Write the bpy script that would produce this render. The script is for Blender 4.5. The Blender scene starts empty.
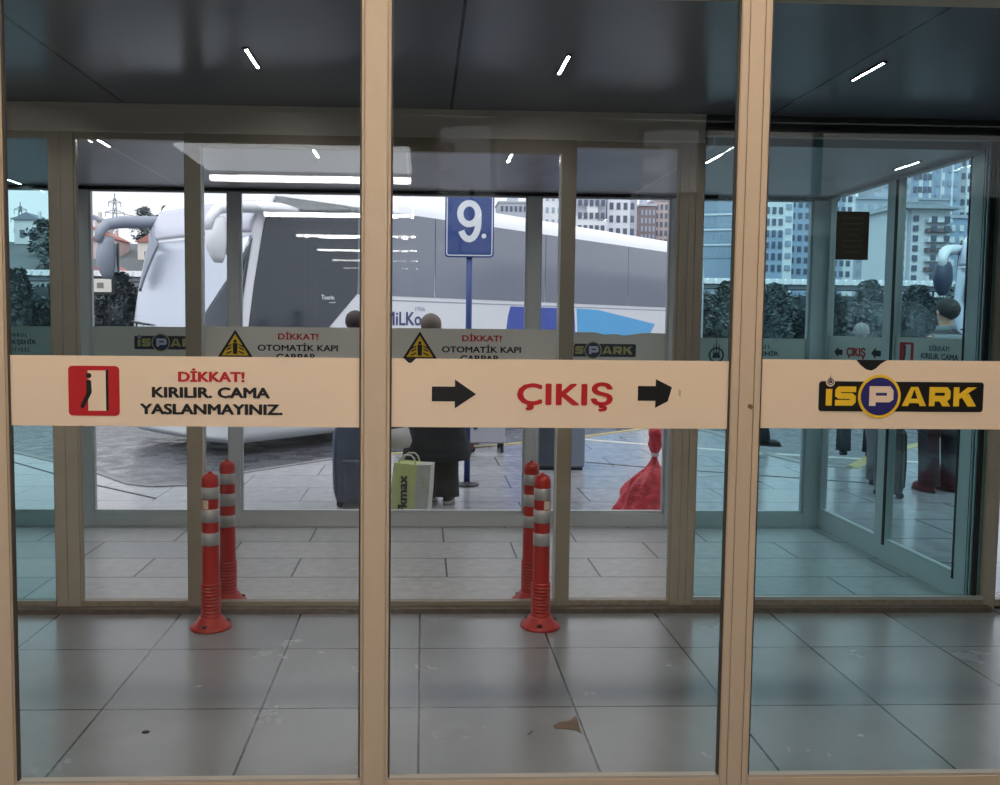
import bpy, bmesh, math, random
from mathutils import Vector, Matrix, noise
random.seed(7)
R = math.radians
PI = math.pi
C = bpy.context.scene.collection
SC = bpy.context.scene

# ------------------------------------------------------------------ materials
def lin(c):
    return tuple(((v/255)/12.92 if v/255 <= .04045 else ((v/255+.055)/1.055)**2.4) for v in c) + (1,)

class NT:
    def __init__(s, name):
        s.m = bpy.data.materials.new(name); s.m.use_nodes = True
        s.t = s.m.node_tree; s.n = s.t.nodes; s.n.clear()
        s.out = s.n.new('ShaderNodeOutputMaterial')
    def node(s, kind, **kw):
        n = s.n.new(kind)
        for k, v in kw.items(): setattr(n, k, v)
        return n
    def link(s, a, b): s.t.links.new(a, b)

MATS = {}
def mat(name, rgb, rough=.5, metal=0., var=0., scale=8., bump=0., spec=.5, rvar=0., coat=0., ior=None):
    if name in MATS: return MATS[name]
    k = NT(name); col = lin(rgb)
    p = k.node('ShaderNodeBsdfPrincipled'); k.link(p.outputs[0], k.out.inputs[0])
    p.inputs['Base Color'].default_value = col; p.inputs['Roughness'].default_value = rough
    p.inputs['Metallic'].default_value = metal; p.inputs['Specular IOR Level'].default_value = spec
    p.inputs['Coat Weight'].default_value = coat
    if ior: p.inputs['IOR'].default_value = ior
    if var or bump or rvar:
        tc = k.node('ShaderNodeTexCoord'); nz = k.node('ShaderNodeTexNoise')
        nz.inputs['Scale'].default_value = scale; nz.inputs['Detail'].default_value = 5
        k.link(tc.outputs['Object'], nz.inputs['Vector'])
        if var:
            mx = k.node('ShaderNodeMix', data_type='RGBA')
            mx.inputs['A'].default_value = tuple(max(0, c*(1-var)) for c in col[:3])+(1,)
            mx.inputs['B'].default_value = tuple(min(1, c*(1+var)) for c in col[:3])+(1,)
            k.link(nz.outputs['Fac'], mx.inputs['Factor']); k.link(mx.outputs['Result'], p.inputs['Base Color'])
        if rvar:
            mr = k.node('ShaderNodeMapRange'); mr.inputs['From Min'].default_value = .35; mr.inputs['From Max'].default_value = .65
            mr.inputs['To Min'].default_value = max(.02, rough-rvar); mr.inputs['To Max'].default_value = min(1, rough+rvar)
            k.link(nz.outputs['Fac'], mr.inputs['Value']); k.link(mr.outputs[0], p.inputs['Roughness'])
        if bump:
            b = k.node('ShaderNodeBump'); b.inputs['Strength'].default_value = bump; b.inputs['Distance'].default_value = .02
            k.link(nz.outputs['Fac'], b.inputs['Height']); k.link(b.outputs[0], p.inputs['Normal'])
    MATS[name] = k.m
    return k.m

def emis(name, rgb, strength):
    k = NT(name); e = k.node('ShaderNodeEmission'); e.inputs[0].default_value = rgb + (1,); e.inputs[1].default_value = strength
    k.link(e.outputs[0], k.out.inputs[0]); return k.m

def glass(name, tint, f0, gain=1.0):
    # clear sheet: see-through body plus a mirror skin that strengthens towards grazing angles
    k = NT(name)
    tr = k.node('ShaderNodeBsdfTransparent'); tr.inputs[0].default_value = tint + (1,)
    gl = k.node('ShaderNodeBsdfGlossy'); gl.inputs['Roughness'].default_value = 0.0; gl.inputs[0].default_value = (1, 1, 1, 1)
    lw = k.node('ShaderNodeLayerWeight'); lw.inputs[0].default_value = .5
    pw = k.node('ShaderNodeMath', operation='POWER'); pw.inputs[1].default_value = 5
    ml = k.node('ShaderNodeMath', operation='MULTIPLY_ADD'); ml.inputs[1].default_value = (1-f0)*gain; ml.inputs[2].default_value = f0
    mx = k.node('ShaderNodeMixShader')
    k.link(lw.outputs['Facing'], pw.inputs[0]); k.link(pw.outputs[0], ml.inputs[0]); k.link(ml.outputs[0], mx.inputs[0])
    k.link(tr.outputs[0], mx.inputs[1]); k.link(gl.outputs[0], mx.inputs[2]); k.link(mx.outputs[0], k.out.inputs[0])
    return k.m

def tiled(name, rgb, rgb2, mortar, w, h, off, x0, y0, gap=.003, rough=.35, rvar=.1, var=.12, nscale=3., bump=0., spec=.5, freq=2, streak=0.):
    k = NT(name)
    tc = k.node('ShaderNodeTexCoord'); mp = k.node('ShaderNodeMapping')
    mp.inputs['Location'].default_value = (-x0, -y0, 0)
    k.link(tc.outputs['Object'], mp.inputs[0])
    br = k.node('ShaderNodeTexBrick', offset=off, offset_frequency=freq, squash=1)
    br.inputs['Color1'].default_value = lin(rgb); br.inputs['Color2'].default_value = lin(rgb2); br.inputs['Mortar'].default_value = lin(mortar)
    br.inputs['Scale'].default_value = 1; br.inputs['Mortar Size'].default_value = gap; br.inputs['Mortar Smooth'].default_value = 0
    br.inputs['Brick Width'].default_value = w; br.inputs['Row Height'].default_value = h; br.inputs['Bias'].default_value = 0
    k.link(mp.outputs[0], br.inputs[0])
    nz = k.node('ShaderNodeTexNoise'); nz.inputs['Scale'].default_value = nscale; nz.inputs['Detail'].default_value = 8; nz.inputs['Roughness'].default_value = .6
    k.link(tc.outputs['Object'], nz.inputs['Vector'])
    mr = k.node('ShaderNodeMapRange'); mr.inputs['From Min'].default_value = .3; mr.inputs['From Max'].default_value = .7
    mr.inputs['To Min'].default_value = 1-var; mr.inputs['To Max'].default_value = 1+var
    k.link(nz.outputs['Fac'], mr.inputs['Value'])
    mx = k.node('ShaderNodeMix', data_type='RGBA', blend_type='MULTIPLY'); mx.inputs['Factor'].default_value = 1
    k.link(br.outputs['Color'], mx.inputs['A']); k.link(mr.outputs[0], mx.inputs['B'])
    p = k.node('ShaderNodeBsdfPrincipled'); k.link(mx.outputs['Result'], p.inputs['Base Color'])
    p.inputs['Specular IOR Level'].default_value = spec
    r2 = k.node('ShaderNodeMapRange'); r2.inputs['From Min'].default_value = .35; r2.inputs['From Max'].default_value = .65
    r2.inputs['To Min'].default_value = max(.03, rough-rvar); r2.inputs['To Max'].default_value = rough+rvar
    k.link(nz.outputs['Fac'], r2.inputs['Value']); k.link(r2.outputs[0], p.inputs['Roughness'])
    bm = k.node('ShaderNodeBump'); bm.inputs['Strength'].default_value = .25; bm.inputs['Distance'].default_value = .004
    sub = k.node('ShaderNodeMath', operation='MULTIPLY_ADD'); sub.inputs[1].default_value = -1
    k.link(br.outputs['Fac'], sub.inputs[0])
    ms = k.node('ShaderNodeMath', operation='MULTIPLY'); ms.inputs[1].default_value = bump
    k.link(nz.outputs['Fac'], ms.inputs[0]); k.link(ms.outputs[0], sub.inputs[2])
    k.link(sub.outputs[0], bm.inputs['Height']); k.link(bm.outputs[0], p.inputs['Normal'])
    k.link(p.outputs[0], k.out.inputs[0])
    return k.m

# ------------------------------------------------------------------ mesh helpers
class MB:
    def __init__(s): s.v = []; s.f = []; s.k = 0
    def add(s, vs, fs, M=None):
        o = len(s.v)
        s.v += [tuple(M @ Vector(p)) if M else tuple(p) for p in vs]
        s.f += [tuple(i+o for i in f) for f in fs]; return s
    def box(s, x0, x1, y0, y1, z0, z1, M=None):
        v = [(x0,y0,z0),(x1,y0,z0),(x1,y1,z0),(x0,y1,z0),(x0,y0,z1),(x1,y0,z1),(x1,y1,z1),(x0,y1,z1)]
        return s.add(v, [(0,3,2,1),(4,5,6,7),(0,1,5,4),(1,2,6,5),(2,3,7,6),(3,0,4,7)], M)
    def cbox(s, x0, x1, y0, y1, z0, z1, c=.01, M=None):
        # box with chamfered edges
        v = []; q = [(x0,x1),(y0,y1),(z0,z1)]
        bmx = bmesh.new(); g = bmesh.ops.create_cube(bmx, size=1)
        for w in bmx.verts:
            w.co = Vector((x0 if w.co.x<0 else x1, y0 if w.co.y<0 else y1, z0 if w.co.z<0 else z1))
        bmesh.ops.bevel(bmx, geom=list(bmx.edges), offset=c, segments=2, profile=.5, affect='EDGES')
        bmx.verts.index_update()
        s.add([w.co.copy() for w in bmx.verts], [[w.index for w in f.verts] for f in bmx.faces], M); bmx.free(); return s
    def prism(s, poly, a, b, axis='y', M=None):
        # poly in 2D extruded along axis: y -> (x,z); z -> (x,y); x -> (y,z)
        n = len(poly)
        def P(p, t): return {'y': (p[0], t, p[1]), 'z': (p[0], p[1], t), 'x': (t, p[0], p[1])}[axis]
        v = [P(p, a) for p in poly]+[P(p, b) for p in poly]
        f = [tuple(range(n)), tuple(range(2*n-1, n-1, -1))]+[(i, i+n, (i+1) % n+n, (i+1) % n) for i in range(n)]
        return s.add(v, f, M)
    def tube(s, pts, rad, seg=10, cap=True, flat=1.0):
        pts = [Vector(p) for p in pts]; n = len(pts)
        rad = rad if isinstance(rad, (list, tuple)) else [rad]*n
        rings = []; up = Vector((0, 0, 1)); prev = None
        for i, p in enumerate(pts):
            t = ((pts[min(i+1, n-1)]-pts[max(i-1, 0)])).normalized()
            if prev is None:
                a = up.cross(t)
                if a.length < .05: a = Vector((1, 0, 0)).cross(t) if abs(t.x) < .9 else Vector((0, 1, 0))
                a = a - t*a.dot(t)
                if a.length < 1e-4: a = Vector((1, 0, 0))
                a.normalize()
            else:
                a = (prev - t*prev.dot(t)).normalized()
            prev = a; b = t.cross(a)
            rings.append([p+(a*math.cos(2*PI*j/seg)+b*math.sin(2*PI*j/seg)*flat)*rad[i] for j in range(seg)])
        v = [q for r in rings for q in r]; f = []
        for i in range(n-1):
            for j in range(seg):
                f.append((i*seg+j, i*seg+(j+1) % seg, (i+1)*seg+(j+1) % seg, (i+1)*seg+j))
        if cap: f += [tuple(range(seg-1, -1, -1)), tuple((n-1)*seg+j for j in range(seg))]
        return s.add(v, f)
    def lathe(s, prof, seg=28, M=None, cx=0, cy=0, fn=None):
        v = []; f = []; n = len(prof)
        for (r, z) in prof:
            for j in range(seg):
                a = 2*PI*j/seg; rr = r*(fn(a, z) if fn else 1)
                v.append((cx+rr*math.cos(a), cy+rr*math.sin(a), z))
        for i in range(n-1):
            for j in range(seg): f.append((i*seg+j, i*seg+(j+1) % seg, (i+1)*seg+(j+1) % seg, (i+1)*seg+j))
        f += [tuple(range(seg-1, -1, -1)), tuple((n-1)*seg+j for j in range(seg))]
        return s.add(v, f, M)
    def loft(s, rings, cap=True):
        # rings: lists of equal length points
        n = len(rings[0]); v = [p for r in rings for p in r]; f = []
        for i in range(len(rings)-1):
            for j in range(n): f.append((i*n+j, i*n+(j+1) % n, (i+1)*n+(j+1) % n, (i+1)*n+j))
        if cap: f += [tuple(range(n-1, -1, -1)), tuple((len(rings)-1)*n+j for j in range(n))]
        return s.add(v, f)
    def ell(s, c, r, seg=16, rings=10, M=None, zmin=-1):
        prof = []
        v = []; f = []
        for i in range(rings+1):
            t = -PI/2+PI*i/rings; z = max(math.sin(t), zmin); rr = math.cos(t)
            for j in range(seg):
                a = 2*PI*j/seg; v.append((c[0]+r[0]*rr*math.cos(a), c[1]+r[1]*rr*math.sin(a), c[2]+r[2]*z))
        for i in range(rings):
            for j in range(seg): f.append((i*seg+j, i*seg+(j+1) % seg, (i+1)*seg+(j+1) % seg, (i+1)*seg+j))
        return s.add(v, f, M)
    def stroke(s, pts, w, y, closed=False, d=.001):
        # flat ribbon of width w along a polyline in (x,z), thickness d in y
        P = [Vector(p) for p in pts]; n = len(P); L = []; Rr = []
        for i in range(n):
            a = P[i]-P[i-1] if (i > 0 or closed) else None
            b = P[(i+1) % n]-P[i] if (i < n-1 or closed) else None
            ta = a.normalized() if a is not None else b.normalized(); tb = b.normalized() if b is not None else ta
            na = Vector((-ta.y, ta.x)); nb = Vector((-tb.y, tb.x)); m = (na+nb)
            m.normalize(); k = max(.35, m.dot(na)); m = m/k*(w/2)
            L.append(P[i]+m); Rr.append(P[i]-m)
        m = n if closed else n-1; s.k += 1; y -= .00012*s.k
        for i in range(m):
            j = (i+1) % n
            s.prism([tuple(Rr[i]), tuple(Rr[j]), tuple(L[j]), tuple(L[i])], y, y+d, 'y')
        return s
    def build(s, name, m, parent=None, smooth=False, weld=False):
        me = bpy.data.meshes.new(name); me.from_pydata(s.v, [], s.f); me.update()
        b = bmesh.new(); b.from_mesh(me)
        if weld: bmesh.ops.remove_doubles(b, verts=b.verts, dist=1e-5)
        bmesh.ops.recalc_face_normals(b, faces=b.faces)
        b.to_mesh(me); b.free()
        if smooth:
            for p in me.polygons: p.use_smooth = True
        if m: me.materials.append(m)
        o = bpy.data.objects.new(name, me); C.objects.link(o)
        if parent: o.parent = parent
        return o

def tag(o, label=None, cat=None, group=None, kind=None):
    if label: o['label'] = label
    if cat: o['category'] = cat
    if group: o['group'] = group
    if kind: o['kind'] = kind
    return o
def thing(name, label, cat, loc=(0, 0, 0), rz=0, group=None, kind=None):
    o = bpy.data.objects.new(name, None); C.objects.link(o); o.empty_display_size = .1
    o.location = loc; o.rotation_euler = (0, 0, rz)
    return tag(o, label, cat, group, kind)
def kids(o): return [c for c in bpy.data.objects if c.parent == o]
def copy_tree(o, parent=None):
    c = o.copy(); C.objects.link(c)
    if parent: c.parent = parent
    for ch in kids(o): copy_tree(ch, c)
    return c

def text(name, body, m, parent, x0, x1, z0, z1, y=-.003, bold=.02, M=None, depth=.0008, shear=0, sp=1.0):
    # lettering fitted into the rectangle x0..x1, z0..z1 of the parent's local face
    cu = bpy.data.curves.new('lettering', 'FONT'); cu.body = body; cu.size = 1; cu.offset = 0; cu.resolution_u = 3
    cu.shear = shear; cu.space_character = sp
    to = bpy.data.objects.new('lettering', cu); C.objects.link(to)
    dg = bpy.context.evaluated_depsgraph_get(); dg.update()
    me0 = bpy.data.meshes.new_from_object(to.evaluated_get(dg))
    vs = [v.co.copy() for v in me0.vertices]; fs = [list(p.vertices) for p in me0.polygons]
    bpy.data.objects.remove(to); bpy.data.curves.remove(cu); bpy.data.meshes.remove(me0)
    v0, f0 = vs, fs; vs = []; fs = []
    for i in range(8):                      # heavier strokes: the same letters struck eight times, a hair apart
        o = len(vs); vs += [Vector((v.x+bold*1.5*math.cos(PI*i/4), v.y+bold*math.sin(PI*i/4), 0)) for v in v0]; fs += [[j+o for j in q] for q in f0]
    ax = min(v.x for v in vs); bx = max(v.x for v in vs); az = min(v.y for v in vs); bz = max(v.y for v in vs)
    b = MB()
    pts = [(x0+(v.x-ax)/(bx-ax)*(x1-x0), y-.00006*(i//len(v0)), z0+(v.y-az)/(bz-az)*(z1-z0)) for i, v in enumerate(vs)]
    b.add(pts, fs, M)
    o = b.build(name, m, parent)
    return o

# ------------------------------------------------------------------ palette
M_alu = mat('brushed_aluminium_warm_tint', (202, 184, 161), .5, 0, var=.04, scale=14)  # beige holds warm hall light, tinted onto silver-grey aluminium
M_aluB = mat('dimmed_weathered_aluminium', (158, 152, 140), .5, .0, var=.1, scale=10)  # same aluminium, dim vestibule light put into a darker, weathered colour
M_aluC = mat('grey_aluminium', (208, 212, 214), .45, .0, var=.05, scale=10)
M_dirty = mat('dirty_sill_aluminium', (140, 132, 120), .6, .0, var=.5, scale=28)
M_bead = mat('pale_glazing_bead', (176, 172, 164), .4)
M_rubber = mat('black_rubber', (22, 23, 24), .6)
M_dark = mat('dark_metal', (40, 42, 46), .45, .4)
M_white_warm = mat('white_vinyl_warm_tint', (236, 216, 192), .5, var=.02, scale=3)  # white strips with the warm hall light tinted into their colour
M_white2 = mat('white_film', (214, 214, 208), .5, var=.02, scale=3)  # the same white without the warm light tint
M_red = mat('sign_red', (186, 22, 30), .5)
M_black = mat('sign_black', (14, 14, 16), .5)
M_yellow = mat('sign_yellow', (236, 196, 44), .5)
M_navy = mat('sign_navy', (38, 38, 112), .5)
M_slate = mat('print_slate', (52, 66, 84), .5)
G_clear = glass('clear_glass', (.985, .99, .99), .012)
G_front = glass('front_glass', (.985, .99, .99), .013)
G_frontR = glass('front_glass_cool', (.945, .98, .99), .013)
G_tint = glass('cyan_tinted_glass', (.72, .885, .905), .016)
G_out = glass('outer_glass', (.98, .988, .99), .012)

# ------------------------------------------------------------------ setting: floors and ceilings
def struct(o): o['kind'] = 'structure'; return o
def sbox(name, m, *b):
    return struct(MB().box(*b).build(name, m))

M_tile = tiled('floor_tile', (137, 142, 147), (130, 135, 140), (46, 46, 46), .6, .6, 0, -1.205, 3.808, gap=.004, rough=.23, rvar=.05, var=.10, nscale=2.6, bump=.02, spec=.6)
M_pave = tiled('granite_paver', (178, 178, 178), (164, 165, 166), (80, 80, 82), .9, .4, .5, -.3, 4.9, gap=.006, rough=.36, rvar=.06, var=.2, nscale=16, bump=.10)
M_walk = tiled('wet_paver', (152, 153, 157), (142, 144, 149), (84, 86, 90), 1.2, .6, .5, .2, 6.4, gap=.007, rough=.18, rvar=.07, var=.18, nscale=9, bump=.10)
M_road = mat('wet_asphalt', (74, 76, 82), .28, var=.3, scale=5, bump=.12, rvar=.16)
floor = sbox('floor', M_tile, -6, 6, -21, 4.36, -.12, 0)
sbox('floor_vestibule', M_pave, -6, 3.02, 4.36, 6.2, -.12, 0)

chip = MB().prism([(.489, 3.05), (.519, 3.082), (.558, 3.089), (.584, 3.129), (.589, 3.097), (.581, 3.01), (.588, 2.987), (.561, 3.018), (.529, 3.027), (.496, 3.027)][::-1], 0, .0012, 'z').build('floor_chip', mat('chipped_tile', (112, 94, 80), .8, var=.25, scale=40), floor)
MB().lathe([(.001, 0), (.014, .0005), (.012, .0015), (.001, .002)], 16, cx=-.982, cy=3.026).build('floor_spot', M_rubber, floor)
MB().prism([(.385, 2.985), (.395, 2.985), (.412, 3.012), (.404, 3.014)], 0, .001, 'z').build('floor_scrap', mat('scrap_brown', (70, 60, 52), .8), floor)
M_ceil = tiled('dark_ceiling_panel', (112, 119, 130), (108, 115, 126), (34, 36, 38), 1.6, 4, 0, 1.73, -2, gap=.006, rough=.22, rvar=.015, var=.03, nscale=.8)
M_ceil2 = tiled('grey_ceiling_panel', (160, 163, 170), (156, 158, 166), (200, 200, 204), 1.6, 8, 0, -1.7, -2, gap=.006, rough=.35, rvar=.02, var=.03, nscale=.8)
sbox('ceiling', M_ceil, -6, 6, 2.62, 4.40, 2.53, 2.8)
sbox('ceiling_vestibule', M_ceil2, -6, 3.02, 4.46, 6.29, 2.405, 2.8)
M_hallc = mat('hall_ceiling_paint', (120, 116, 110), .7)
M_hallw = mat('hall_wall_paint', (96, 86, 76), .7)
sbox('ceiling_hall', M_hallc, -6, 6, -3.02, 2.62, 3.38, 3.6)
sbox('ceiling_deep_hall', M_hallc, -6, -.08, -21, -3.02, 3.38, 3.6)
sbox('wall_left', M_hallw, -6.2, -6, -21, 6.3, -.15, 3.6)
sbox('wall_right', M_hallw, 6, 6.2, -3.2, 4.36, -.15, 3.6)
sbox('wall_rear', mat('rear_wall_paint', (60, 58, 56), .8), -6, .1, -21.2, -21, -.15, 3.6)
sbox('wall_hall_side', M_hallw, -.08, .1, -21, -3.2, -.15, 3.6)
sbox('wall_partition', M_hallw, -.08, 6, -3.2, -3.02, -.15, 2.66)
# clerestory above the partition
w = thing('window_1', 'clerestory strip above the hall partition', 'window', kind='structure')
f = MB()
for x in (-.08, .62, 1.5, 2.6, 3.7, 5.9): f.box(x, x+.06, -3.16, -3.06, 2.66, 3.38)
f.box(-.08, 6, -3.16, -3.06, 2.66, 2.72); f.box(-.08, 6, -3.16, -3.06, 3.32, 3.38)
f.build('frame', M_dark, w)
MB().box(-.08, 6, -3.115, -3.105, 2.7, 3.34).build('glass', G_clear, w)

# ------------------------------------------------------------------ front glazing (nearest the viewer)
Y0 = 2.5
def post(name, x0, x1, y0, y1, z0, z1, m, grooves=()):
    # extruded profile with shallow grooves on the viewer's side
    p = [(x0, y1), (x0, y0+.003), (x0+.003, y0)]
    for g in grooves: p += [(g-.0016, y0), (g-.0016, y0+.005), (g+.0016, y0+.005), (g+.0016, y0)]
    p += [(x1-.003, y0), (x1, y0+.003), (x1, y1)]
    return struct(MB().prism(p, z0, z1, 'z').build(name, m))
post('trim_1', -1.295, -1.192, Y0, 2.523, 0, 2.62, M_alu, (-1.196,))
post('trim_2', -.18, -.096, Y0, 2.523, 0, 2.62, M_alu, (-.172, -.105))
post('trim_3', .912, 1.001, Y0, 2.523, 0, 2.62, M_alu, (.935, .980))
post('trim_4', 2.02, 2.12, Y0, 2.523, 0, 2.62, M_alu)
post('trim_5', -2.40, -2.30, Y0, 2.523, 0, 2.62, M_alu)
sbox('trim_6', M_alu, -6, 6, Y0, 2.62, 2.45, 3.6)
for i, (x0, x1, g) in enumerate([(-6, -2.40, G_front), (-2.30, -1.295, G_front), (-1.192, -.18, G_front), (-.096, .912, G_front), (1.001, 2.02, G_frontR), (2.12, 6, G_frontR)]):
    w = thing('window_%d' % (i+2), 'clear glass pane of the front glazing', 'window', kind='structure')
    MB().box(x0, x1, Y0, 2.53, 0, .098).build('bottom_rail', M_alu, w)
    MB().box(x0, x1, 2.512, 2.519, .09, 2.5).build('glass', g, w)
    k = MB(); k.box(x0, x0+.005, 2.506, 2.522, .098, 2.46); k.box(x1-.005, x1, 2.506, 2.522, .098, 2.46)
    MB().box(x0, x1, 2.504, 2.526, .098, .107).build('glazing_bead', M_bead, w)
    k.build('gasket', mat('gasket_grey', (70, 66, 60), .6), w)

MB().prism([(.962, 1.236), (.972, 1.228), (.980, 1.234), (.976, 1.243), (.966, 1.245)], Y0-.0006, Y0+.0004, 'y').build('paint_chip', mat('chip_brown', (120, 92, 72), .7), bpy.data.objects['trim_3'])
# ------------------------------------------------------------------ middle glazing with the automatic doors
YB = 4.33
def bpost(name, x0, x1, m=M_aluB, z1=2.4, g=(), y0=YB, y1=YB+.05): return post(name, x0, x1, y0, y1, 0, z1, m, g)
bpost('trim_7', -1.842, -1.722, g=(-1.785,))
bpost('trim_8', 1.288, 1.41, g=(1.335, 1.37))
bpost('trim_9', 2.955, 3.02, z1=2.53)
struct(MB().box(-6, 1.41, YB, YB+.14, 2.39, 2.53).box(-6, 1.41, YB-.012, YB, 2.39, 2.405).box(-6, 1.41, YB-.006, YB, 2.50, 2.53).build('trim_10', mat('lit_header_aluminium', (208, 206, 198), .45)))  # paler copy of the frame aluminium, stronger light put into its colour
struct(MB().box(1.41, 6, YB, YB+.14, 2.455, 2.53).box(1.41, 6, YB-.01, YB, 2.455, 2.47).build('trim_11', mat('dark_header', (58, 62, 64), .4, .2)))
def bwin(n, x0, x1, g, z0=.048, z1=2.36, label='fixed pane of the inner glazing', sill=M_dirty, fr=.007):
    w = thing('window_%d' % n, label, 'window', kind='structure')
    k = MB(); k.box(x0, x1, YB+.005, YB+.05, .012, z0); k.box(x0, x1, YB+.01, YB+.05, z1, 2.455 if z1 > 2.4 else 2.392)
    k.box(x0, x0+fr, YB+.008, YB+.04, z0, z1); k.box(x1-fr, x1, YB+.008, YB+.04, z0, z1)
    k.build('frame', sill if z1 < 2 else M_aluB, w)
    MB().box(x0, x1, YB+.02, YB+.028, z0-.01, z1+.01).build('glass', g, w)
    t = MB().box(x0, x1, YB-.005, YB+.005, .016, .05).build('sill', sill, w)
    MB().box(x0, x1, YB-.002, YB+.005, .0, .016).build('sill_gap_shade', M_rubber, w)  # black strip painting the shadow in the gap under the sill
    return w
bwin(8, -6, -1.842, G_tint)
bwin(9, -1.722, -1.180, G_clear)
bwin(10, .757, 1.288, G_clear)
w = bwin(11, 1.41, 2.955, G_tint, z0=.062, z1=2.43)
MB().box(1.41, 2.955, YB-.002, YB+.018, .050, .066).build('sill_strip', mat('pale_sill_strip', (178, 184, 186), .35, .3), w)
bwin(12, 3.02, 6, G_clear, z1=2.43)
# jamb with brush seals at the end of the tinted pane
k = MB()
for y in (4.345, 4.372, 4.398): k.box(2.905, 2.93, y, y+.012, .05, 2.42)
struct(k.build('trim_12', M_rubber))
struct(MB().box(2.90, 2.955, 4.36, 4.37, .05, 2.42).box(2.90, 2.955, 4.386, 4.396, .05, 2.42).build('trim_13', mat('pale_track', (190, 196, 200), .4, .2)))
struct(MB().box(-6, 2.97, 4.270, 4.318, 0, .026).build('floor_track', mat('worn_track', (92, 84, 74), .5, 0, var=.7, scale=22)))
# automatic leaves
M_leaf = mat('leaf_aluminium', (142, 136, 122), .45, .0, var=.08, scale=12)
def leaf(n, x0, x1, wl, wr, g, zt):
    w = thing('door_%d' % n, 'sliding glass leaf of the automatic door', 'door', kind='structure')
    k = MB(); y0, y1 = YB-.01, YB+.03
    k.prism([(x0, y1), (x0, y0), (x0+wl, y0), (x0+wl, y1)], .01, 2.39, 'z')
    k.prism([(x1-wr, y1), (x1-wr, y0), (x1, y0), (x1, y1)], .01, 2.39, 'z')
    k.box(x0+wl, x1-wr, y0, y1, .008, .048); k.box(x0+wl, x1-wr, y0, y1, zt, 2.39)
    k.build('frame', M_leaf, w)
    e = MB()
    if wl > wr: e.box(x0+wl, x0+wl+.008, y0-.002, y1, .06, zt)
    else: e.box(x1-wr-.008, x1-wr, y0-.002, y1, .06, zt)
    e.build('edge_highlight', mat('painted_edge_highlight', (206, 210, 212), .3, .3), w)  # white highlight along the stile edge, painted as a strip
    MB().box(x0+.01, x1-.01, YB+.012, YB+.02, .04, zt+.01).build('glass', g, w)
    MB().box(x0, x1, y0-.02, y0, .0, .008).build('threshold', mat('threshold_metal', (160, 158, 152), .35, .5), w)
    return w
leaf(1, -1.180, -.245, .078, .042, G_clear, 2.325)
leaf(2, -.243, .757, .042, .070, G_clear, 2.322)

# ------------------------------------------------------------------ outer glazing
YC = 6.15
def cpost(name, x0, x1, z1=2.5, y1=YC+.06): return post(name, x0, x1, YC, y1, 0, z1, M_aluC)
cpost('trim_14', -2.432, -2.35); cpost('trim_15', -1.378, -1.302); cpost('trim_16', .742, .832); cpost('trim_17', 1.774, 1.85)
cpost('trim_18', 2.81, 2.945, y1=YC+.06)
struct(MB().box(-6, 3.0, YC, YC+.12, 2.385, 2.53).build('trim_19', mat('grey_header', (160, 164, 168), .45, .2)))
struct(MB().box(-6, 2.93, YC-.01, YC+.0, 2.38, 2.40).build('trim_20', M_dark))
for i, (x0, x1, g) in enumerate([(-6, -2.432, G_out), (-2.35, -1.378, G_out), (-1.302, .742, G_out), (.832, 1.774, G_out), (1.85, 2.81, G_out)]):
    w = thing('window_%d' % (13+i), 'pane of the outer glazing', 'window', kind='structure')
    MB().box(x0, x1, YC, YC+.1, 0, .096).box(x0, x1, YC+.012, YC+.05, .096, .112).build('bottom_rail', M_aluC, w)
    MB().box(x0, x1, YC+.025, YC+.033, .09, 2.40).build('glass', g, w)
    k = MB(); k.box(x0, x0+.014, YC+.012, YC+.05, .1, 2.39); k.box(x1-.014, x1, YC+.012, YC+.05, .1, 2.39); k.box(x0, x1, YC+.012, YC+.05, 2.372, 2.39)
    k.build('glazing_bead', mat('pale_bead', (196, 200, 204), .4, .1), w)
# glazed side wall of the outer vestibule
XS = 2.92
for n, (y0, y1) in enumerate([(6.115, 6.15), (5.235, 5.365), (4.42, 4.53)]):
    k = MB().box(XS, XS+.045, y0, y1, 0, 2.5)
    struct(k.build('trim_%d' % (21+n), M_aluC))
struct(MB().box(XS-.004, XS, 5.240, 5.268, .1, 2.4).box(XS-.004, XS, 4.532, 4.545, .1, 2.4).build('trim_24', M_rubber))
struct(MB().box(XS, XS+.05, 4.42, 6.15, 2.40, 2.53).box(XS-.012, XS, 4.42, 6.15, 2.385, 2.405).build('trim_25', mat('grey_header', (160, 164, 168))))
for i, (y0, y1) in enumerate([(5.365, 6.115), (4.53, 5.235)]):
    w = thing('window_%d' % (18+i), 'pane of the glazed side wall', 'window', kind='structure')
    MB().box(XS, XS+.045, y0, y1, 0, .125).box(XS+.005, XS+.035, y0, y1, .125, .14).build('bottom_rail', M_aluC, w)
    MB().box(XS+.018, XS+.026, y0, y1, .12, 2.41).build('glass', G_out, w)
    MB().box(XS+.0, XS+.018, y0, y1, .126, .134).build('glazing_bead', MATS['pale_bead'], w)

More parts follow.
